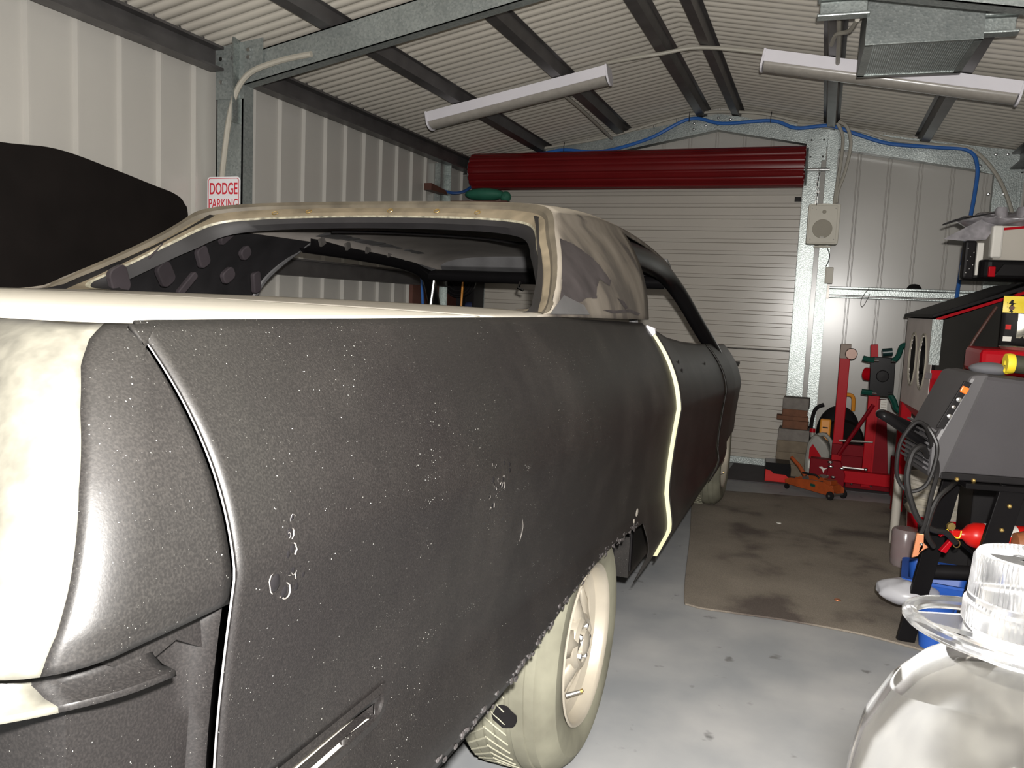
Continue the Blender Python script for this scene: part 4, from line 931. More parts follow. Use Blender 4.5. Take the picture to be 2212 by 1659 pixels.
# red and black box
t = thing('tool_case', 'low red box with glossy black top on the floor left of the trolley jack', 'case', (-.215, 5.98, .006), .08)
obj('base', MB().prism([(-.085, 0), (.085, 0), (.085, .055), (.06, .07), (-.085, .10)], lambda x, z, y: (x, y, z), -.08, .09), M_REDORANGE, t, bevel=.003)
obj('black_top', MB().prism([(-.0855, .085), (-.045, .075), (-.03, .058), (.05, .055), (.086, .03), (.086, .10), (.08, .135), (-.0855, .135)], lambda x, z, y: (x, y, z), -.082, .092), M_GLOSSBLK, t, bevel=.002)

# trolley jack
t = thing('trolley_jack', 'orange trolley jack standing on the floor in front of the red frame', 'jack', (.03, 5.66, .006), -.62); t.scale = (.74, .74, .8)
for s in (-1, 1):
    obj('side_plate', MB().prism([(-.24, .045), (.20, .03), (.26, .05), (.26, .09), (.16, .13), (.02, .125), (-.20, .10), (-.25, .08)], lambda x, z, y: (x, y, z), s*.075-.004, s*.075+.004), M_ORANGE, t, bevel=.002)
    obj('caster', MB().lathe([(.001, -.012), (.032, -.012), (.036, -.006), (.036, .006), (.032, .012), (.001, .012)], (.24, s*.095, .036), 'y', 20), M_BLK, t, smooth=True)
    obj('caster', MB().lathe([(.001, -.01), (.022, -.01), (.024, 0), (.022, .01), (.001, .01)], (-.22, s*.08, .024), 'y', 16), M_BLK, t, smooth=True)
obj('front_axle', MB().tube([(.24, -.11, .036), (.24, .11, .036)], .010, 8), M_STEEL, t)
obj('front_block', MB().box((.20, 0, .085), (.07, .12, .06)).box((.165, 0, .125), (.08, .1, .04)), M_ORANGE, t, bevel=.004)
obj('pump', MB().tube([(-.10, 0, .10), (.08, 0, .115)], .032, 16), M_STEEL, t, smooth=True)
obj('lift_arm', MB().prism([(-.02, .10), (.12, .13), (.12, .16), (.06, .165), (-.04, .145)], lambda x, z, y: (x, y, z), -.03, .03), M_ORANGE, t, bevel=.004)
obj('saddle', MB().lathe([(.001, .155), (.036, .155), (.042, .17), (.036, .172), (.001, .165)], (.10, 0, 0), 'z', 20), M_STEEL, t, smooth=True)
obj('handle_socket', MB().tube([(-.09, 0, .13), (-.16, 0, .20), (-.255, 0, .262)], [.018, .017, .015], 10), M_ORANGE, t, smooth=True)
obj('carry_handle', MB().tube([(-.08, -.06, .165), (.06, -.06, .17), (.09, -.05, .15)], .009, 8), M_BLK, t, smooth=True)
obj('label_plate', MB().box((.05, -.081, .085), (.05, .002, .022)), M_GREEN, t)

# red frame: upright post, cross beams
t = thing('engine_crane', 'red folded engine crane frame with tall square upright behind the jack', 'crane', (.17, 5.98, .006))
obj('upright', MB().box((-.005, 0, .505), (.065, .065, .97)), M_RED, t, bevel=.004)
obj('upright_tip', MB().box((-.005, 0, .945), (.067, .067, .10)), mat('dull_brown_steel', (.16, .13, .11), .5, metal=.3, spec=.2), t, bevel=.002)
obj('tip_pulley', MB().lathe([(.001, -.02), (.035, -.02), (.04, 0), (.035, .02), (.001, .02)], (.032, -.04, .93), 'y', 18), mat('dark_bronze', (.10, .06, .045), .35, metal=.5), t, smooth=True)
obj('cross_beam', MB().box((.13, -.02, .27), (.34, .06, .075)), M_RED2, t, bevel=.003)
obj('cross_rod', MB().tube([(.0, -.07, .335), (.24, -.07, .345)], .008, 8), M_STEEL, t)
obj('rod_eye', MB().tube([(.265+.024*math.cos(a*PI/6), -.07, .385+.036*math.sin(a*PI/6)) for a in range(12)], .009, 6, closed=True), M_RED2, t, smooth=True)
obj('back_web', MB().box((.14, .02, .19), (.34, .01, .11)), M_RED2, t)
obj('base_beam', MB().box((.175, -.12, .105), (.37, .07, .08)), M_RED, t, bevel=.003)
for x in (.10, .22): obj('bolt', MB().sphere((x, -.158, .06), .008, 8, 6), M_CHROME, t)
obj('chrome_rod', MB().tube([(.0, -.14, .165), (.17, -.14, .165)], .008, 8), M_CHROME, t); obj('rod_end', MB().sphere((.18, -.14, .165), .014, 10, 8), M_CHROME, t, smooth=True)
obj('bracket', MB().prism([(-.07, .04), (.05, .04), (.055, .12), (.02, .21), (-.05, .21), (-.06, .12)], lambda x, z, y: (x, y, z), -.19, -.15), M_RED2, t, bevel=.004)
for x, z in ((-.02, .10), (-.04, .17), (.03, .165), (-.045, .20)): obj('chrome_lug', MB().sphere((x, -.195, z), .013, 8, 6, (1.4, .7, .8)), M_CHROME, t, smooth=True)
obj('caster_fork', MB().prism([(-.03, .0), (.03, .0), (.05, .06), (-.02, .06)], lambda x, z, y: (x, y, z), -.17, -.13), M_CHROME, t, bevel=.004)
obj('caster', MB().lathe([(.001, -.012), (.03, -.012), (.034, 0), (.03, .012), (.001, .012)], (-.03, -.14, .034), 'y', 18), M_BLK, t, smooth=True)

# engine stand with black mounting plate and green arms
t = thing('engine_stand', 'red engine stand with black head plate and dark green arms', 'stand', (.395, 5.88, .006))
obj('mast', MB().box((-.03, .06, .36), (.07, .07, .66)), M_RED, t, bevel=.004)
obj('gusset', MB().prism([(-.01, .64), (.045, .64), (.10, .10), (-.01, .10)], lambda x, z, y: (x, y, z), .0, .05), M_RED2, t, bevel=.003)
obj('front_edge', MB().box((-.008, -.003, .38), (.012, .008, .55)), M_RED, t)
obj('head_tube', MB().tube([(-.09, .08, .80), (-.02, .03, .80)], .045, 20), M_RED, t, smooth=True)
obj('top_block', MB().box((-.055, .0, .955), (.045, .05, .10), rot=RY(-.08)), M_RED, t, bevel=.003)
obj('head_plate', MB().prism([(-.07, .665), (.08, .665), (.075, .91), (.065, .925), (-.06, .925), (-.075, .90)], lambda x, z, y: (x, y, z), -.05, -.03), M_GLOSSBLK, t, bevel=.004)
obj('head_hub', MB().lathe([(.001, -.058), (.035, -.056), (.04, -.05)], (.005, 0, .80), 'y', 24), M_BLK, t, smooth=True)
def arm(pts, r=.018): obj('mount_arm', MB().tube(smooth_path(pts, 5), r, 8), M_GREEN, t, smooth=True)
arm([(.055, -.065, .90), (.085, -.07, .94), (.10, -.07, 1.0), (.125, -.07, 1.015), (.165, -.07, 1.017)], .017)
arm([(-.055, -.065, .905), (-.09, -.07, .905), (-.125, -.07, .912)], .019)
arm([(-.05, -.065, .685), (-.085, -.07, .688), (-.115, -.07, .69)], .019)
arm([(.06, -.065, .68), (.085, -.07, .64), (.10, -.07, .60), (.13, -.07, .575)], .019)
obj('top_roller', MB().tube([(-.01, -.06, .955), (.05, -.06, .965)], .026, 12), mat('green_black', (.01, .03, .03), .3), t, smooth=True)
for x, z in ((-.045, .90), (.055, .90), (-.04, .685), (.055, .69)): obj('clamp_bolt', MB().tube([(x-.012, -.09, z), (x+.016, -.088, z)], .008, 8), M_CHROME, t)
obj('rating_label', MB().box((.03, -.006, .575), (.042, .002, .13)), M_PAPER, t)['label'] = 'white label with small print'
for k in range(6): obj('print_line', MB().box((.03, -.0075, .625-.017*k), (.032, .0008, .003)), M_SPKG, t)
obj('brace', MB().tube([(-.03, .02, .60), (-.22, .0, .24)], .014, 8), M_RED2, t)
obj('base_beam', MB().box((-.01, .1, .05), (.30, .08, .08)), M_RED2, t, bevel=.003)
obj('foot_leg', MB().prism([(.11, .02), (.14, .02), (.17, .28), (.10, .28)], lambda x, z, y: (x, y, z), -.10, -.04), M_RED2, t, bevel=.003)
obj('crank_lever', MB().prism([(.16, .60), (.26, .60), (.27, .53), (.19, .58)], lambda x, z, y: (x, y, z), -.02, 0), mat('brown_steel', (.07, .045, .045), .5), t)

# blower behind the crane
t = thing('leaf_blower', 'black and orange backpack blower on the floor behind the red upright', 'blower', (.17, 6.33, .006))
obj('body', MB().sphere((0, 0, .33), .15, 22, 14, (1.0, .72, 1.35)), M_BLK, t, smooth=True)
obj('fan_housing', MB().lathe([(.02, -.03), (.13, -.03), (.145, 0), (.13, .04), (.02, .05)], (.03, -.10, .30), 'y', 28), M_BLKVIN, t, smooth=True)
obj('carry_handle', MB().tube(smooth_path([(.02, 0, .50), (.02, 0, .60), (.06, 0, .615), (.085, 0, .59), (.09, 0, .50)], 5), .014, 8), M_YORANGE, t, smooth=True)
obj('orange_cover', MB().box((-.09, -.13, .36), (.075, .05, .16)), M_YORANGE, t, bevel=.012)
for z in (.34, .38): obj('cover_slot', MB().box((-.09, -.157, z), (.035, .002, .009)), M_BLK, t)
obj('harness', MB().tube(smooth_path([(-.14, .0, .10), (-.185, 0, .30), (-.17, 0, .48), (-.11, 0, .53)], 5), .014, 8), M_BLK, t, smooth=True)
obj('stand_foot', MB().box((0, 0, .08), (.24, .16, .16)), M_BLK, t, bevel=.02)
# spray can like bright bits
tag(obj('chrome_bottle', MB().lathe([(.001, 0), (.022, 0), (.022, .34), (.012, .36), (.012, .39), (.001, .39)], (-.045, 6.36, .006), 'z', 18), M_CHROME, smooth=True), 'slim bright cylinder standing between oil jug and wall', 'bottle')

# oil jug
t = thing('oil_jug', 'grey plastic oil jug with red label and red cap beside the red upright', 'jug', (.045, 6.12, .006), -.15)
jg = MB().prism([(-.075, 0), (.085, 0), (.085, .22), (.06, .28), (.0, .335), (-.035, .335), (-.07, .27), (-.08, .15)], lambda x, z, y: (x, y, z), -.06, .06)
obj('bottle', jg, M_GREYPL, t, bevel=.018)
obj('handle', MB().tube(smooth_path([(-.01, 0, .33), (.04, 0, .335), (.085, 0, .28), (.095, 0, .20)], 6), .014, 8), M_GREYPL, t, smooth=True)
obj('neck', MB().tube([(-.045, 0, .31), (-.048, 0, .345)], .017, 14), M_GREYPL, t)
obj('cap', MB().lathe([(.001, .372), (.019, .372), (.021, .345), (.001, .345)], (-.049, 0, 0), 'z', 18), M_RED, t, smooth=True)
obj('label', MB().prism([(-.05, .16), (.03, .16), (.03, .19), (-.03, .27), (-.05, .235)], lambda x, z, y: (x, y, z), -.064, -.061), M_RED, t)
obj('label_panel', MB().box((-.01, -.0625, .12), (.08, .002, .055)), M_PAPER, t)
t = thing('tool_box', 'dark red box with a white bird-like mark beside the oil jug', 'box', (.09, 6.0, .006), -.03)
obj('body', MB().box((-.02, -.06, .10), (.14, .09, .19)), M_RED2, t, bevel=.006)
obj('emblem', MB().prism([(-.02, .12), (.0, .125), (.012, .115), (.035, .118), (.018, .105), (.012, .08), (.002, .105)], lambda x, z, y: (x-.01, y, z+.02), -.108, -.1055), M_PAPER, t)

# ================================================================== buckets and containers by the welder
t = thing('plastic_bucket', 'large white plastic bucket with red label band under the welder', 'bucket', (.615, 4.45, .01))
bk = MB().lathe([(.001, 0), (.128, 0), (.132, .01), (.150, .36), (.157, .36), (.157, .375), (.150, .375), (.148, .39), (.158, .395), (.158, .41), (.148, .41), (.143, .38), (.126, .012), (.001, .012)], (0, 0, 0), 'z', 44)
obj('pail', bk, mat('dirty_white_plastic', (.42, .39, .34), .5, var=.2, vscale=10), t, smooth=True, ang=40)
obj('label_band', MB().lathe([(.1335, .03), (.1435, .22)], (0, 0, 0), 'z', 30, -PI*.95, -.05), M_RED, t, smooth=True)
obj('label_panel', MB().lathe([(.1385, .10), (.1415, .17)], (0, 0, 0), 'z', 14, -PI*.45, -.2*PI), M_PAPER, t, smooth=True)
obj('crumpled_wrap', MB().lathe([(.150+.008*math.sin(k*2.1), .23+.018*k) for k in range(9)], (0, 0, 0), 'z', 40, -PI, 0), mat('cream_wrap', (.48, .44, .36), .6, var=.25, vscale=18), t, smooth=True)
for k in range(5): obj('band_line', MB().lathe([(.1585, .25+.03*k), (.1585, .253+.03*k)], (0, 0, 0), 'z', 30, -PI, 0), M_SPKG, t)
t = thing('clear_jar', 'clear round jar of red contents on the floor left of the bucket', 'jar', (.455, 4.22, .01)); t.scale = (.8, .8, .62)
obj('jar', MB().lathe([(.001, 0), (.07, 0), (.078, .02), (.078, .27), (.068, .29), (.001, .29)], (0, 0, 0), 'z', 32), mat('pinkish_clear_plastic', (.5, .42, .42), .2, trans=.6), t, smooth=True, ang=40)
obj('red_contents', MB().lathe([(.001, .05), (.071, .05), (.071, .25), (.001, .25)], (0, 0, 0), 'z', 32), mat('dull_red_contents', (.28, .03, .035), .6, var=.3, vscale=20), t, smooth=True)
t = thing('white_tub', 'tall narrow white tub standing behind the clear jar', 'tub', (.44, 4.62, .01)); t.scale = (.42, .42, .85)
obj('body', MB().lathe([(.001, 0), (.05, 0), (.055, .4), (.001, .4)], (0, 0, 0), 'z', 24), M_CARD, t, smooth=True, ang=40); obj('lid', MB().lathe([(.001, .43), (.058, .43), (.058, .40), (.001, .40)], (0, 0, 0), 'z', 24), M_PAPER, t, smooth=True, ang=40)
t = thing('teal_carton', 'black and teal carton on the floor behind the copper clamp', 'box', (.56, 3.86, .01), -.12)
obj('carton', MB().box((0, 0, .15), (.20, .12, .28)), M_BLK, t, bevel=.003)
obj('teal_band', MB().box((0, 0, .04), (.204, .124, .055)), M_TEAL, t, bevel=.002)
obj('white_flash', MB().box((-.07, -.0635, .05), (.04, .002, .05)), M_PAPER, t)

# ================================================================== welder on its cart
t = thing('welder_cart', 'black steel welder cart with sloping flat legs and rivets', 'cart', (.62, 3.12, .008), .17)
def leg(x0, z0, x1, z1, y, w_=.062, nm='leg'):
    d = Vector((x1-x0, 0, z1-z0)); nrm = Vector((d.z, 0, -d.x)).normalized()*w_/2
    q = [Vector((x0, y, z0))+nrm, Vector((x1, y, z1))+nrm, Vector((x1, y, z1))-nrm, Vector((x0, y, z0))-nrm]
    return MB().add([p for p in q]+[p+Vector((0, .02, 0)) for p in q], [(0, 1, 2, 3), (7, 6, 5, 4), (0, 4, 5, 1), (1, 5, 6, 2), (2, 6, 7, 3), (3, 7, 4, 0)])
lg1 = obj('leg', leg(-.115, .66, -.225, .0, .12, .062), M_GLOSSBLK, t, bevel=.002)
lg2 = obj('leg', leg(-.035, .66, -.165, .0, -.17, .075), M_GLOSSBLK, t, bevel=.002)
obj('leg', leg(.30, .66, .34, .0, -.17, .07), M_GLOSSBLK, t, bevel=.002); obj('leg', leg(.30, .66, .34, .0, .14, .07), M_GLOSSBLK, t, bevel=.002)
for x, z in ((-.045, .60), (-.06, .52), (-.085, .43), (-.125, .22), (-.095, .20)):
    obj('rivet', MB().sphere((x, -.175, z), .0075, 10, 8), M_BRASS if z > .3 else M_CHROME, t, smooth=True)
obj('top_shelf', MB().box((.10, 0, .655), (.56, .36, .018)), M_GLOSSBLK, t, bevel=.003)
obj('lower_shelf', MB().box((.14, 0, .40), (.46, .32, .012)).box((.14, -.16, .405), (.46, .012, .03)), M_GLOSSBLK, t, bevel=.002)
obj('bottom_rail', MB().box((.12, -.15, .06), (.50, .012, .05)), M_GLOSSBLK, t)
obj('handle_bar', MB().tube(smooth_path([(-.12, -.02, .70), (-.24, -.06, .745), (-.34, -.14, .80), (-.44, -.22, .86), (-.462, -.20, .872), (-.42, -.10, .86), (-.30, .02, .81), (-.16, .10, .76)], 8), .014, 12), M_GLOSSBLK, t, smooth=True)
t = thing('welder', 'dark grey welding machine with vented sloping face and orange switch on the cart', 'welder', (.62, 3.12, .674), .17)
side = [(-.28, .01), (.40, .01), (.40, .30), (-.10, .345), (-.155, .35), (-.185, .31), (-.265, .12)]
obj('case', MB().prism(side, lambda x, z, y: (x, y, z), -.145, .145), M_WELD, t, bevel=.016)
obj('front_panel', MB().prism([(-.285, .0), (-.24, .0), (-.13, .352), (-.185, .345), (-.285, .11)], lambda x, z, y: (x, y, z), -.15, .15), M_WELDF, t, bevel=.012)
lv = MB()
for k in range(9): z = .03+.016*k; x = -.292+.045*max(0, (z-.1)/.2); lv.box((x, 0, z), (.02, .27, .007), rot=RY(.5))
obj('louvres', lv, M_WELDF, t)
obj('control_strip', MB().prism([(-.278, .17), (-.255, .165), (-.185, .32), (-.208, .326)], lambda x, z, y: (x, y, z), -.157, -.149), M_BLK, t, bevel=.002)
obj('power_switch', MB().box((-.207, -.160, .297), (.022, .008, .022), rot=RY(.4)), mat('switch_orange', (.9, .16, .02), .3), t, bevel=.003)
obj('knob', MB().lathe([(.001, -.172), (.008, -.17), (.010, -.157)], (-.223, 0, .265), 'y', 14), M_CHROME, t, smooth=True); obj('knob', MB().lathe([(.001, -.172), (.007, -.17), (.008, -.157)], (-.246, 0, .21), 'y', 14), M_CHROME, t, smooth=True); obj('knob', MB().lathe([(.001, -.168), (.006, -.166), (.007, -.157)], (-.235, 0, .24), 'y', 14), M_STEEL, t, smooth=True)
vt = MB()
for k in range(16): vt.box((.085+.0*k, -.1462, .07+.0125*k), (.15, .002, .005))
obj('side_vents', vt, M_BLK, t)
obj('trim_rail', MB().box((-.0, -.146, .012), (.50, .012, .024)), M_BLK, t, bevel=.004)
for x in (-.20, -.15, .03, .10, .25): obj('rivet', MB().sphere((x, -.154, .004), .0075, 10, 8), M_BRASS, t, smooth=True)
# cables
def cable(nm, pts, r, label, cat='cable', m=None): return tag(obj(nm, MB().tube(smooth_path(pts, 10), r, 8), m or M_CABLE, smooth=True), label, cat, 'cables hanging from the welder')
cable('welding_cable', [(.375, 2.96, .74), (.35, 2.90, .83), (.31, 2.88, .86), (.27, 2.87, .80), (.262, 2.87, .72), (.275, 2.88, .66), (.31, 2.88, .632), (.355, 2.88, .66), (.375, 2.88, .74), (.372, 2.88, .80), (.34, 2.9, .85), (.37, 2.95, .78)], .0068, 'black cable looped in a ring below the left end of the welder')
cable('welding_cable', [(.36, 2.95, .735), (.335, 2.89, .78), (.305, 2.87, .76), (.295, 2.86, .68), (.315, 2.86, .60), (.345, 2.87, .54), (.39, 2.9, .51), (.43, 2.93, .50), (.47, 2.97, .46)], .010, 'thick black cable dropping from the welder towards the fire extinguisher')
cable('earth_cable', [(.385, 2.96, .75), (.385, 2.90, .70), (.372, 2.88, .62), (.362, 2.87, .54), (.352, 2.87, .50)], .0072, 'black cable running down to the copper earth clamp')
cable('welding_cable', [(.46, 3.0, .66), (.43, 2.92, .655), (.395, 2.89, .62), (.375, 2.88, .56), (.37, 2.88, .50), (.40, 2.92, .45)], .0085, 'thick black cable arching in front of the left cart leg')
t = thing('earth_clamp', 'copper-coloured earth clamp hanging open on its cable end', 'clamp', (.351, 2.87, .455))
obj('jaw', MB().prism([(-.012, .045), (.010, .045), (.012, .0), (-.002, -.03), (-.020, -.038), (-.016, 0)], lambda x, z, y: (x, y, z), -.008, .008), M_COPPER, t, bevel=.002)
obj('jaw', MB().prism([(.006, .02), (.026, .004), (.014, -.006), (-.004, -.024), (.0, .0)], lambda x, z, y: (x, y, z), -.008, .008), M_COPPER, t, bevel=.002)
obj('pivot', MB().sphere((.004, -.010, .012), .0055, 10, 8), M_CHROME, t, smooth=True)
# extinguisher resting on cart's lower shelf
t = thing('fire_extinguisher', 'small red fire extinguisher lying on the cart lower shelf, nozzle outwards', 'fire extinguisher', (.565, 3.08, .468), .25)
obj('cylinder', MB().lathe([(.001, -.075), (.014, -.075), (.018, -.062), (.034, -.048), (.043, -.028), (.043, .14), (.03, .155), (.001, .16)], (0, 0, 0), 'x', 28), M_REDORANGE, t, smooth=True)
obj('label_band', MB().lathe([(.0436, .0), (.0436, .10)], (0, 0, 0), 'x', 24, PI*.1, PI*.9), M_PAPER, t, smooth=True)
obj('valve_block', MB().box((-.088, 0, .0), (.03, .022, .03)), M_REDORANGE, t, bevel=.003)
obj('lever', MB().prism([(-.085, -.01), (-.10, -.012), (-.135, -.062), (-.115, -.068)], lambda x, z, y: (x, y, z), -.010, .010), M_RED, t, bevel=.002)
obj('lever', MB().prism([(-.095, .015), (-.13, .005), (-.14, -.012), (-.10, .002)], lambda x, z, y: (x, y, z), -.009, .009), M_RED, t, bevel=.002)
obj('gauge', MB().lathe([(.001, -.018), (.013, -.018), (.014, -.008)], (-.112, -.006, .030), 'y', 18), M_BRASS, t, smooth=True)
obj('pin_ring', MB().tube([(-.09+.011*math.cos(a*PI/6), -.022, -.028+.013*math.sin(a*PI/6)) for a in range(12)], .0018, 5, closed=True), M_BRASS, t)
obj('pull_tie', MB().tube(smooth_path([(-.125, -.02, .02), (-.11, -.024, .0), (-.085, -.024, -.006), (-.08, -.024, .018)], 5), .0025, 5), M_YELLOW, t)
t = thing('gas_cylinder', 'rusty pale gas cylinder lying on the cart shelf at the right picture edge', 'cylinder', (.735, 3.05, .462), .17)
obj('body', MB().lathe([(.001, -.095), (.04, -.085), (.05, -.05), (.05, .20), (.001, .21)], (0, 0, 0), 'x', 28), M_RUST, t, smooth=True)
obj('label', MB().lathe([(.0506, -.02), (.0506, .12)], (0, 0, 0), 'x', 20, 0, PI), M_PAPER, t, smooth=True)
# blue tray
t = thing('blue_tray', 'blue plastic tray of parts on the floor in front of the cart', 'tray', (.50, 3.42, .008), -.1)
rows = []
for w_, d_, z in ((.085, .10, 0), (.115, .14, .20), (.135, .155, .205), (.135, .155, .215), (.11, .135, .212), (.082, .098, .008)): rows.append([(x, y, z) for x, y in rr(w_*2, d_*2, .03)])
obj('tub', MB().grid(rows, closed=True).add([(x, y, .004) for x, y in rr(.165, .197, .03)], [tuple(range(24))]), M_BLUE, t, smooth=True, ang=40)
tag(obj('rolled_part', MB().tube([(.45, 3.42, .222), (.64, 3.45, .235)], .028, 14), M_BLK, smooth=True), 'dark grey cylinder lying across the blue tray', 'cylinder')
R.seed(2); bm_ = MB().sphere((0, 0, 0), .085, 28, 18, (1.25, .9, .55)); bm_.v = [(x*(1+.22*noise.noise(Vector((x, y, z))*22)), y*(1+.22*noise.noise(Vector((x+5, y, z))*22)), z*(1+.35*noise.noise(Vector((x, y+5, z))*20))) for x, y, z in bm_.v]
o = tag(obj('plastic_bag', bm_, M_BAG, smooth=True), 'crumpled hazy plastic bag hanging over the left rim of the blue tray', 'bag'); o.location = (.375, 3.27, .175)
t = thing('blue_bin', 'small round-rimmed blue bin in front of the plastic bag', 'bin', (.465, 3.2, .008))
rows = []
for r_, z in ((.045, 0), (.060, .165), (.072, .168), (.072, .176), (.056, .176), (.042, .01)): rows.append([(r_*math.cos(a*PI/14), r_*math.sin(a*PI/14), z) for a in range(28)])
obj('tub', MB().grid(rows, closed=True), M_BLUE, t, smooth=True, ang=40); obj('contents', MB().lathe([(.001, .16), (.055, .15)], (0, 0, 0), 'z', 20), M_GREYPL, t)

# ================================================================== blasting cabinet
t = thing('blast_cabinet', 'red-legged blasting cabinet with two oval arm holes and sloping black lid', 'cabinet', (.55, 4.72, 0), .09)
X0, X1, Y1 = 0, .60, .72
casep = [(X0, .69), (X0, 1.195), (.45, 1.37), (X1, 1.37), (X1, .69)]
cbm = MB()
# side facing the camera is open: build shell walls separately
cbm.prism([(X0, .69), (X1, .69), (X1, 1.37), (.45, 1.37), (X0, 1.195)], lambda x, z, y: (x, y, z), Y1-.01, Y1)
cbm.box((X1-.005, Y1/2, 1.03), (.01, Y1, .68)).box((.3, Y1/2, .695), (.60, Y1, .012))
obj('shell', cbm, mat('cabinet_inside', (.012, .011, .010), .8, spec=.1), t)
fp = MB(); hole_c = ((.21, .96), (.47, .96)); rows = []
seg = 40
outer = [(0.0, .69), (Y1, .69), (Y1, 1.195), (0.0, 1.195)]
# front sheet with two round holes, meshed as fine grid with circular cut
nn, mm = 72, 50
fp.grid([[(0, Y1*i/nn, lerp(.69, 1.195, j/mm)) for j in range(mm+1)] for i in range(nn+1)], skip=lambda p: any(((p.y-a)/.092)**2+((p.z-b_)/.150)**2 < 1 for a, b_ in hole_c))
obj('front_sheet', fp, mat('pale_cabinet_sheet', (.62, .56, .53), .5, metal=.0, var=.1), t, solid=.004)
for a, b_ in hole_c:
    obj('arm_hole_ring', MB().tube([(-.004, a+.094*math.cos(k*PI/16), b_+.152*math.sin(k*PI/16)) for k in range(32)], .006, 6, closed=True), M_SPKG, t, smooth=True)
    obj('arm_glove', MB().lathe([(.092, .02), (.08, .05), (.07, .12), (.001, .13)], (0, a, b_), 'x', 28), M_BLK, t, smooth=True)
obj('edge_strip', MB().box((.006, -.022, 1.075), (.05, .006, .235)), M_GBRIGHT, t)
obj('lid', MB().prism([(-.02, 1.20), (.45, 1.385), (.62, 1.385), (.62, 1.405), (.445, 1.405), (-.02, 1.218)], lambda x, z, y: (x, y, z), -.02, Y1+.02), M_BLK, t, bevel=.003)
obj('red_seal', MB().prism([(.0, 1.185), (.45, 1.362), (.60, 1.362), (.60, 1.376), (.445, 1.376), (0, 1.20)], lambda x, z, y: (x, y, z), -.016, .0), M_RED, t)
obj('side_panel', MB().prism([(.02, .90), (.60, .84), (.60, 1.36), (.45, 1.36), (.02, 1.185)], lambda x, z, y: (x, y, z), .0, .01), mat('smoked_panel', (.012, .011, .009), .6, var=.3, vscale=4, spec=.15), t)
obj('hopper', MB().add([(0, 0, .69), (.6, 0, .69), (.6, Y1, .69), (0, Y1, .69), (.24, .28, .42), (.36, .28, .42), (.36, .42, .42), (.24, .42, .42)], [(0, 1, 5, 4), (1, 2, 6, 5), (2, 3, 7, 6), (3, 0, 4, 7), (4, 5, 6, 7)]), M_STEEL, t)
for x, y in ((.03, .02), (.57, .02), (.03, Y1-.03), (.57, Y1-.03)):
    obj('leg', MB().prism([(x-.03, 0), (x+.03, 0), (x+.03, .93 if y < .1 else .70), (x-.03, .93 if y < .1 else .70)], lambda a, z, h: (a, h, z), y-.034 if y < .1 else y-.004, y-.026 if y < .1 else y+.004).prism([(x-.03, 0), (x-.022, 0), (x-.022, .70), (x-.03, .70)], lambda a, z, h: (a, h, z), y-.004, y+.05), M_RED, t)
obj('front_rail', MB().box((.30, -.004, .79), (.60, .02, .20)), M_RED, t, bevel=.003)
obj('door_latch', MB().box((-.014, -.02, .90), (.03, .02, .03)), M_CHROME, t)
obj('gun_hose', MB().tube(smooth_path([(.27, -.02, 1.27), (.22, -.035, 1.18), (.16, -.04, 1.05), (.15, -.04, .92), (.17, -.03, .86)], 8), .008, 8), M_BROWN, t, smooth=True)
obj('work_rag', MB().sphere((.17, -.03, .87), .06, 14, 10, (1.3, .5, .8)), mat('brown_rag', (.06, .03, .025), .8, var=.3), t, smooth=True)
tag(obj('club_hammer', MB().box((.605, 4.60, .80), (.05, .03, .035)).tube([(.605, 4.6, .40), (.605, 4.6, .79)], .008, 8), M_STEEL, bevel=.002), 'long steel T-handled bar standing before the cabinet red leg', 'bar')
pipe('air_hose', [(.70, 4.60, .74), (.685, 4.58, .68), (.66, 4.57, .62), (.63, 4.57, .60)], .009, M_HOSE, 'short blue hose curling in front of the red cabinet frame', 'hose')
# stack on the cabinet
t = thing('black_tool_case', 'black moulded plastic tool case lying on top of the blasting cabinet', 'case', (.93, 4.78, 1.407), .1)
obj('shell', MB().prism(rr(.50, .42, .05), lambda x, y, z: (x, y, z), 0, .09), M_GLOSSBLK, t, bevel=.012)
obj('front_rib', MB().prism([(-.19, .01), (.19, .01), (.17, .07), (-.15, .07)], lambda x, z, y: (x, y, z), -.222, -.205), M_BLK, t, bevel=.006)
obj('latch', MB().box((-.2, -.215, .03), (.03, .02, .05)), M_RED, t, bevel=.004)
t = thing('cardboard_box', 'beige box with red top edge standing on the black tool case', 'box', (.955, 4.80, 1.498), .12)
obj('carton', MB().box((0, 0, .085), (.42, .30, .17)), M_CARD, t, bevel=.003)
obj('shrink_wrap_corner', MB().box((-.2, -.14, .09), (.05, .05, .16)), M_PAPER, t, bevel=.01)
obj('red_edge', MB().box((-.09, -.152, .163), (.22, .006, .012), rot=RY(-.12)), M_RED, t)
R.seed(4); bm_ = MB().sphere((0, 0, 0), .2, 40, 18, (1.45, .8, .20)); bm_.v = [(x+.03*noise.noise(Vector((x, y, z))*14), y+.03*noise.noise(Vector((x+3, y, z))*14), z+.030*noise.noise(Vector((x, y+5, z))*16)) for x, y, z in bm_.v]
t = thing('blister_pack', 'crumpled clear plastic packaging with round cups lying on the beige box', 'packaging', (.90, 4.74, 1.70))
obj('film', bm_, M_BLISTER, t, smooth=True, ang=70)
for x, y in ((-.12, -.12), (-.03, -.13), (.06, -.12), (.15, -.1)): obj('moulded_cup', MB().lathe([(.03, .0), (.028, .045), (.022, .055), (.001, .055)], (x, y, .0), 'z', 18), M_BLISTER, t, smooth=True)
obj('corner_flap', MB().prism([(-.36, -.10), (-.15, .03), (-.12, -.01), (-.17, -.10), (-.25, -.11)], lambda x, z, y: (x, y, z), -.10, -.096), M_BLISTER, t)
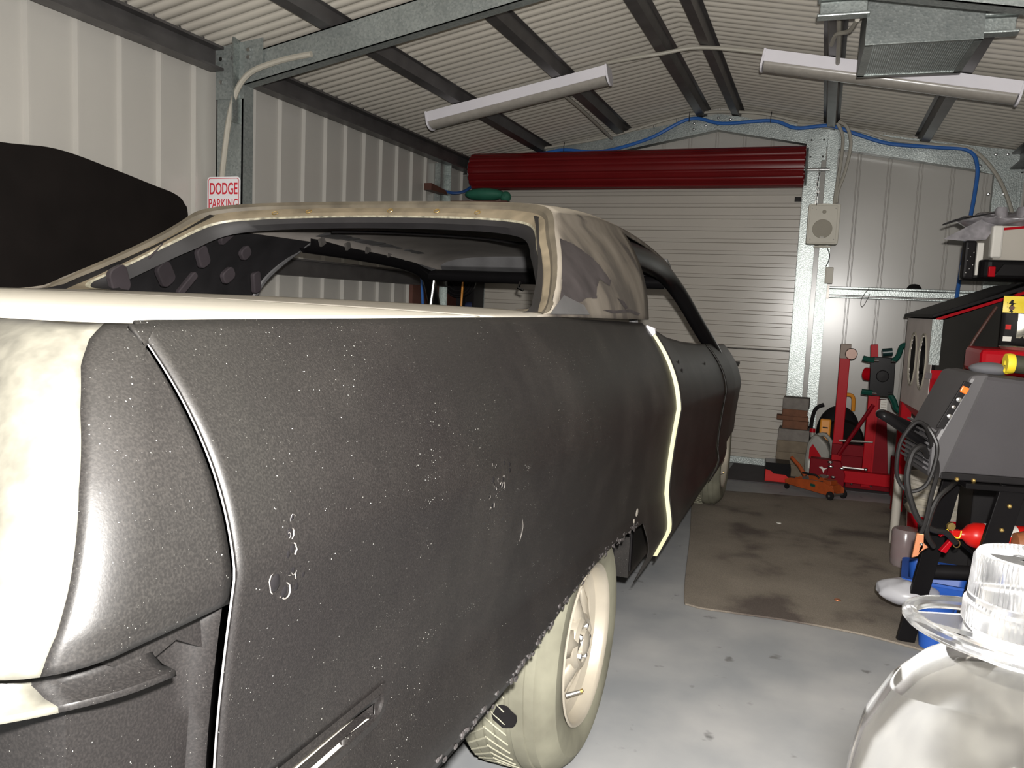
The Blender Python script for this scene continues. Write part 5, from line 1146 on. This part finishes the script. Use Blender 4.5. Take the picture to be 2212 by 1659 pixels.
obj('wire_clip', MB().tube(smooth_path([(-.12, -.1, .035), (-.25, -.1, .01), (-.37, -.1, -.03), (-.30, -.1, .0), (-.18, -.1, .02)], 6), .003, 5), M_BLK, t)
t = thing('speckled_gadget', 'dark handset with small bright buttons leaning at the left of the beige box', 'tool', (.655, 4.60, 1.40), .2)
obj('body', MB().box((0, 0, .095), (.055, .05, .19)), M_BLK, t, bevel=.012)
for k in range(7): obj('button', MB().sphere((-.015+.014*(k % 3), -.026, .03+.02*k), .004, 8, 6), M_CHROME, t)
obj('paper_sleeve', MB().box((.045, .0, .10), (.03, .04, .16)), M_PAPER, t, bevel=.004)

# red tool chest with packet on top
t = thing('tool_chest', 'glossy red tool chest behind the welder', 'tool chest', (.925, 4.02, 0))
obj('cabinet', MB().box((0, 0, .84), (.58, .38, .26)), M_RED, t, bevel=.006)
obj('stand', MB().box((0, 0, .38), (.54, .34, .66)), M_BLK, t, bevel=.006)
obj('lid', MB().box((0, 0, 1.025), (.60, .40, .11)), M_RED, t, bevel=.02)
obj('top_trim', MB().box((0, -.196, .962), (.56, .012, .008)), M_RED2, t)
for z in (.88, .77): obj('drawer', MB().box((.0, -.194, z), (.53, .012, .12)), M_RED, t, bevel=.005)
for x in (-.22, .22): obj('caster', MB().lathe([(.001, -.015), (.035, -.015), (.04, 0), (.035, .015), (.001, .015)], (x, -.1, .04), 'y', 16), M_BLK, t, smooth=True)
tag(obj('round_tin', MB().lathe([(.001, 0), (.085, 0), (.095, .012), (.09, .016), (.001, .012)], (.80, 3.93, 1.081), 'z', 36), M_ALU, smooth=True), 'flat round brass-coloured tin under the yellow packet on the chest', 'tin')
t = thing('foil_packet', 'yellow and black packet with shiny foil window standing on the red chest', 'packet', (.80, 3.93, 1.10), .05)
pk = MB(); rows = []
for k in range(13):
    z = .205*k/12; th = .03*math.sin(PI*min(1, k/12+.08)); rows.append([(lerp(-.095, .095, j/12), -th*math.sin(PI*j/12), z+.004*math.sin(j)) for j in range(13)])
def rowsl(z0, z1, x0, x1, off):
    m = MB(); r_ = []
    for k in range(9):
        z = lerp(z0, z1, k/8); th = .03*math.sin(PI*min(1, z/.205+.08)); r_.append([(x, -th*math.sin(PI*(x+.095)/.19)-off, z) for x in [lerp(x0, x1, j/10) for j in range(11)]])
    return m.grid(r_)
obj('pouch', MB().grid(rows), M_BLK, t, smooth=True, solid=.002)
obj('yellow_top', rowsl(.135, .204, -.095, .095, .0015), M_YELLOW, t, smooth=True)
obj('foil_window', rowsl(.03, .132, -.04, .09, .002), M_ALU, t, smooth=True)
obj('text_panel', rowsl(.06, .10, .0, .07, .003), M_PAPER, t, smooth=True)
obj('white_code_panel', rowsl(.015, .035, -.085, -.055, .003), M_PAPER, t, smooth=True)
obj('red_mark', rowsl(.065, .085, -.08, -.062, .003), M_REDORANGE, t, smooth=True)
obj('round_mark', MB().lathe([(.001, -.032), (.009, -.032), (.009, -.02)], (-.068, 0, .155), 'y', 16), M_BROWN, t)
obj('backing', MB().box((0, .006, .1), (.185, .006, .2)), M_BLK, t)
t = thing('foam_roll', 'dark tube roll with a yellow end lying on top of the welder', 'roll', (.60, 3.10, 1.045), .12)
obj('roll', MB().tube([(0, 0, .012), (.32, .02, -.012)], .030, 20), mat('dark_olive', (.035, .035, .022), .6), t, smooth=True)
obj('yellow_end', MB().lathe([(.010, -.012), (.032, -.012), (.034, 0), (.032, .012), (.010, .012)], (-.008, 0, .012), 'x', 24).sphere((-.012, 0, -.012), .012, 10, 8), M_YELLOW, t, smooth=True)
tag(obj('grey_cloth', MB().sphere((.545, 3.14, 1.033), .05, 16, 10, (1.3, .9, .45)), mat('grey_cloth', (.10, .10, .11), .9), smooth=True), 'grey folded cloth on the welder top left of the yellow-ended roll', 'cloth')
# clamp pole at the right picture edge
t = thing('clamp_stand', 'thin bright clamp pole on the tool chest at the right picture edge', 'clamp', (.83, 4.02, 1.081))
obj('pole', MB().tube([(0, 0, 0), (0, 0, .36)], .010, 12), M_CHROME, t, smooth=True)
obj('jaw', MB().box((.01, 0, .33), (.035, .02, .025)), M_STEEL, t, bevel=.003); obj('jaw', MB().box((.01, 0, .20), (.035, .02, .02)), M_STEEL, t, bevel=.003)

# small litter on the floor
for i, (x, y, z, lab) in enumerate(((-.10, 5.43, .0, 'small pale bottle cap on the floor before the trolley jack'), (-.14, 4.72, .009, 'small white chip lying on the middle of the floor mat'), (.15, 3.55, .009, 'tiny copper-coloured chip on the mat by the blue bin'))):
    tag(obj('litter_chip', MB().lathe([(.001, .004), (.012, .003), (.014, 0)], (x, y, z), 'z', 12), (M_PAPER, M_PAPER, M_COPPER)[i], smooth=True), lab, 'litter')

# ================================================================== big clear bottle in the foreground, on a bench just below the frame
t = thing('work_bench', 'dark topped work bench under the large clear bottle', 'bench', (.42, .46, 0))
obj('top', MB().box((.16, 0, .755), (.90, .34, .03)), M_BLK, t, bevel=.003)
for x in (-.24, .56):
    for y in (-.13, .13): obj('leg', MB().box((x, y, .37), (.05, .05, .74)), M_WOOD, t)
bt = thing('clear_bottle', 'large clear plastic bottle with ribbed screw cap and carry ring, close to the camera', 'bottle', (.0935, .40, .77))
m, N, L, b = _mat('clear_pet')
tr_ = N.new('ShaderNodeBsdfTransparent'); gl = N.new('ShaderNodeBsdfGlass'); gl.inputs['IOR'].default_value = 1.18; gl.inputs['Roughness'].default_value = .02
df_ = N.new('ShaderNodeBsdfDiffuse'); df_.inputs[0].default_value = (.9, .88, .80, 1)
mx1 = N.new('ShaderNodeMixShader'); nz = N.new('ShaderNodeTexNoise'); nz.inputs['Scale'].default_value = 28; nz.inputs['Detail'].default_value = 6
tc = N.new('ShaderNodeTexCoord'); L.new(tc.outputs['Object'], nz.inputs['Vector'])
r_ = N.new('ShaderNodeValToRGB'); r_.color_ramp.elements[0].position = .45; r_.color_ramp.elements[0].color = (.0008, .0008, .0008, 1); r_.color_ramp.elements[1].position = .7; r_.color_ramp.elements[1].color = (.007, .007, .007, 1)
L.new(nz.outputs['Fac'], r_.inputs['Fac']); L.new(r_.outputs[0], mx1.inputs[0]); L.new(gl.outputs[0], mx1.inputs[1]); L.new(df_.outputs[0], mx1.inputs[2]); L.new(mx1.outputs[0], N['Material Output'].inputs['Surface'])
M_PET = m
def clear(name, f0, f1, col, ior=1.3, rough=.08, scale=30):
    m, N, L, b = _mat(name); gl = N.new('ShaderNodeBsdfGlass'); gl.inputs['IOR'].default_value = ior; gl.inputs['Roughness'].default_value = rough
    d = N.new('ShaderNodeBsdfDiffuse'); d.inputs[0].default_value = col+(1,); x = N.new('ShaderNodeMixShader'); tc = N.new('ShaderNodeTexCoord'); n = N.new('ShaderNodeTexNoise'); n.inputs['Scale'].default_value = scale; n.inputs['Detail'].default_value = 6
    L.new(tc.outputs['Object'], n.inputs['Vector']); r = N.new('ShaderNodeMapRange'); r.inputs[1].default_value = .35; r.inputs[2].default_value = .65; r.inputs[3].default_value = f0; r.inputs[4].default_value = f1
    L.new(n.outputs['Fac'], r.inputs[0]); L.new(r.outputs[0], x.inputs[0]); L.new(gl.outputs[0], x.inputs[1]); L.new(d.outputs[0], x.inputs[2]); L.new(x.outputs[0], N['Material Output'].inputs['Surface']); MATS[name] = m; return m
M_CAP = clear('frosted_clear_cap', .0025, .0065, (.88, .89, .92), 1.35, .18, 60)
M_RING = clear('ring_plastic', .0012, .0024, (.80, .86, .90), 1.35, .15)
M_MILK = clear('milky_film', .010, .019, (.95, .90, .78), 1.05, .1, 40)
prof = [(.001, .002), (.055, .0), (.066, .008), (.067, .03), (.067, .185), (.0655, .212), (.061, .232), (.052, .250), (.040, .264), (.029, .272), (.0225, .277), (.021, .283), (.021, .300)]
obj('bottle_body', MB().lathe(prof, (0, 0, 0), 'z', 96), M_PET, bt, smooth=True, ang=70)
obj('milky_shoulder', MB().lathe([(.0655, .205), (.0645, .214), (.060, .231), (.0512, .249), (.0393, .263), (.029, .2705)], (0, 0, 0), 'z', 64), M_MILK, bt, smooth=True)
cp = []; nR = 72
rows = []
for z, r0, d in ((.288, .0245, 0), (.2885, .0252, .0008), (.297, .0250, .0008), (.2985, .0236, 0), (.3005, .0236, 0), (.301, .0236, .0008), (.317, .0226, .0007), (.3195, .0212, 0), (.320, .019, 0), (.3192, .017, 0)):
    rows.append([((r0-(d*1.5 if k % 2 else 0))*math.cos(2*PI*k/(2*nR)), (r0-(d if k % 2 else 0))*math.sin(2*PI*k/(2*nR)), z) for k in range(2*nR)])
rows.append([(.0001*math.cos(k), .0001*math.sin(k), .319) for k in range(2*nR)])
obj('screw_cap', MB().grid(rows, closed=True), M_CAP, bt, smooth=True, ang=30)
obj('neck_band', MB().lathe([(.0235, .276), (.0245, .280), (.0235, .287)], (0, 0, 0), 'z', 48), M_CAP, bt, smooth=True)
rg = [((.046 if math.cos(a) < 0 else .036)*math.cos(a)-.0, .034*math.sin(a), .283-.004*math.cos(a)) for a in [2*PI*k/48 for k in range(48)]]
obj('carry_ring', MB().tube(rg, .0032, 10, closed=True), M_RING, bt, smooth=True)
obj('ring_web', MB().prism([(-.046, -.004), (-.022, -.012), (-.022, .012), (-.046, .004)], lambda x, y, z: (x, y, z), .284, .286), M_RING, bt)
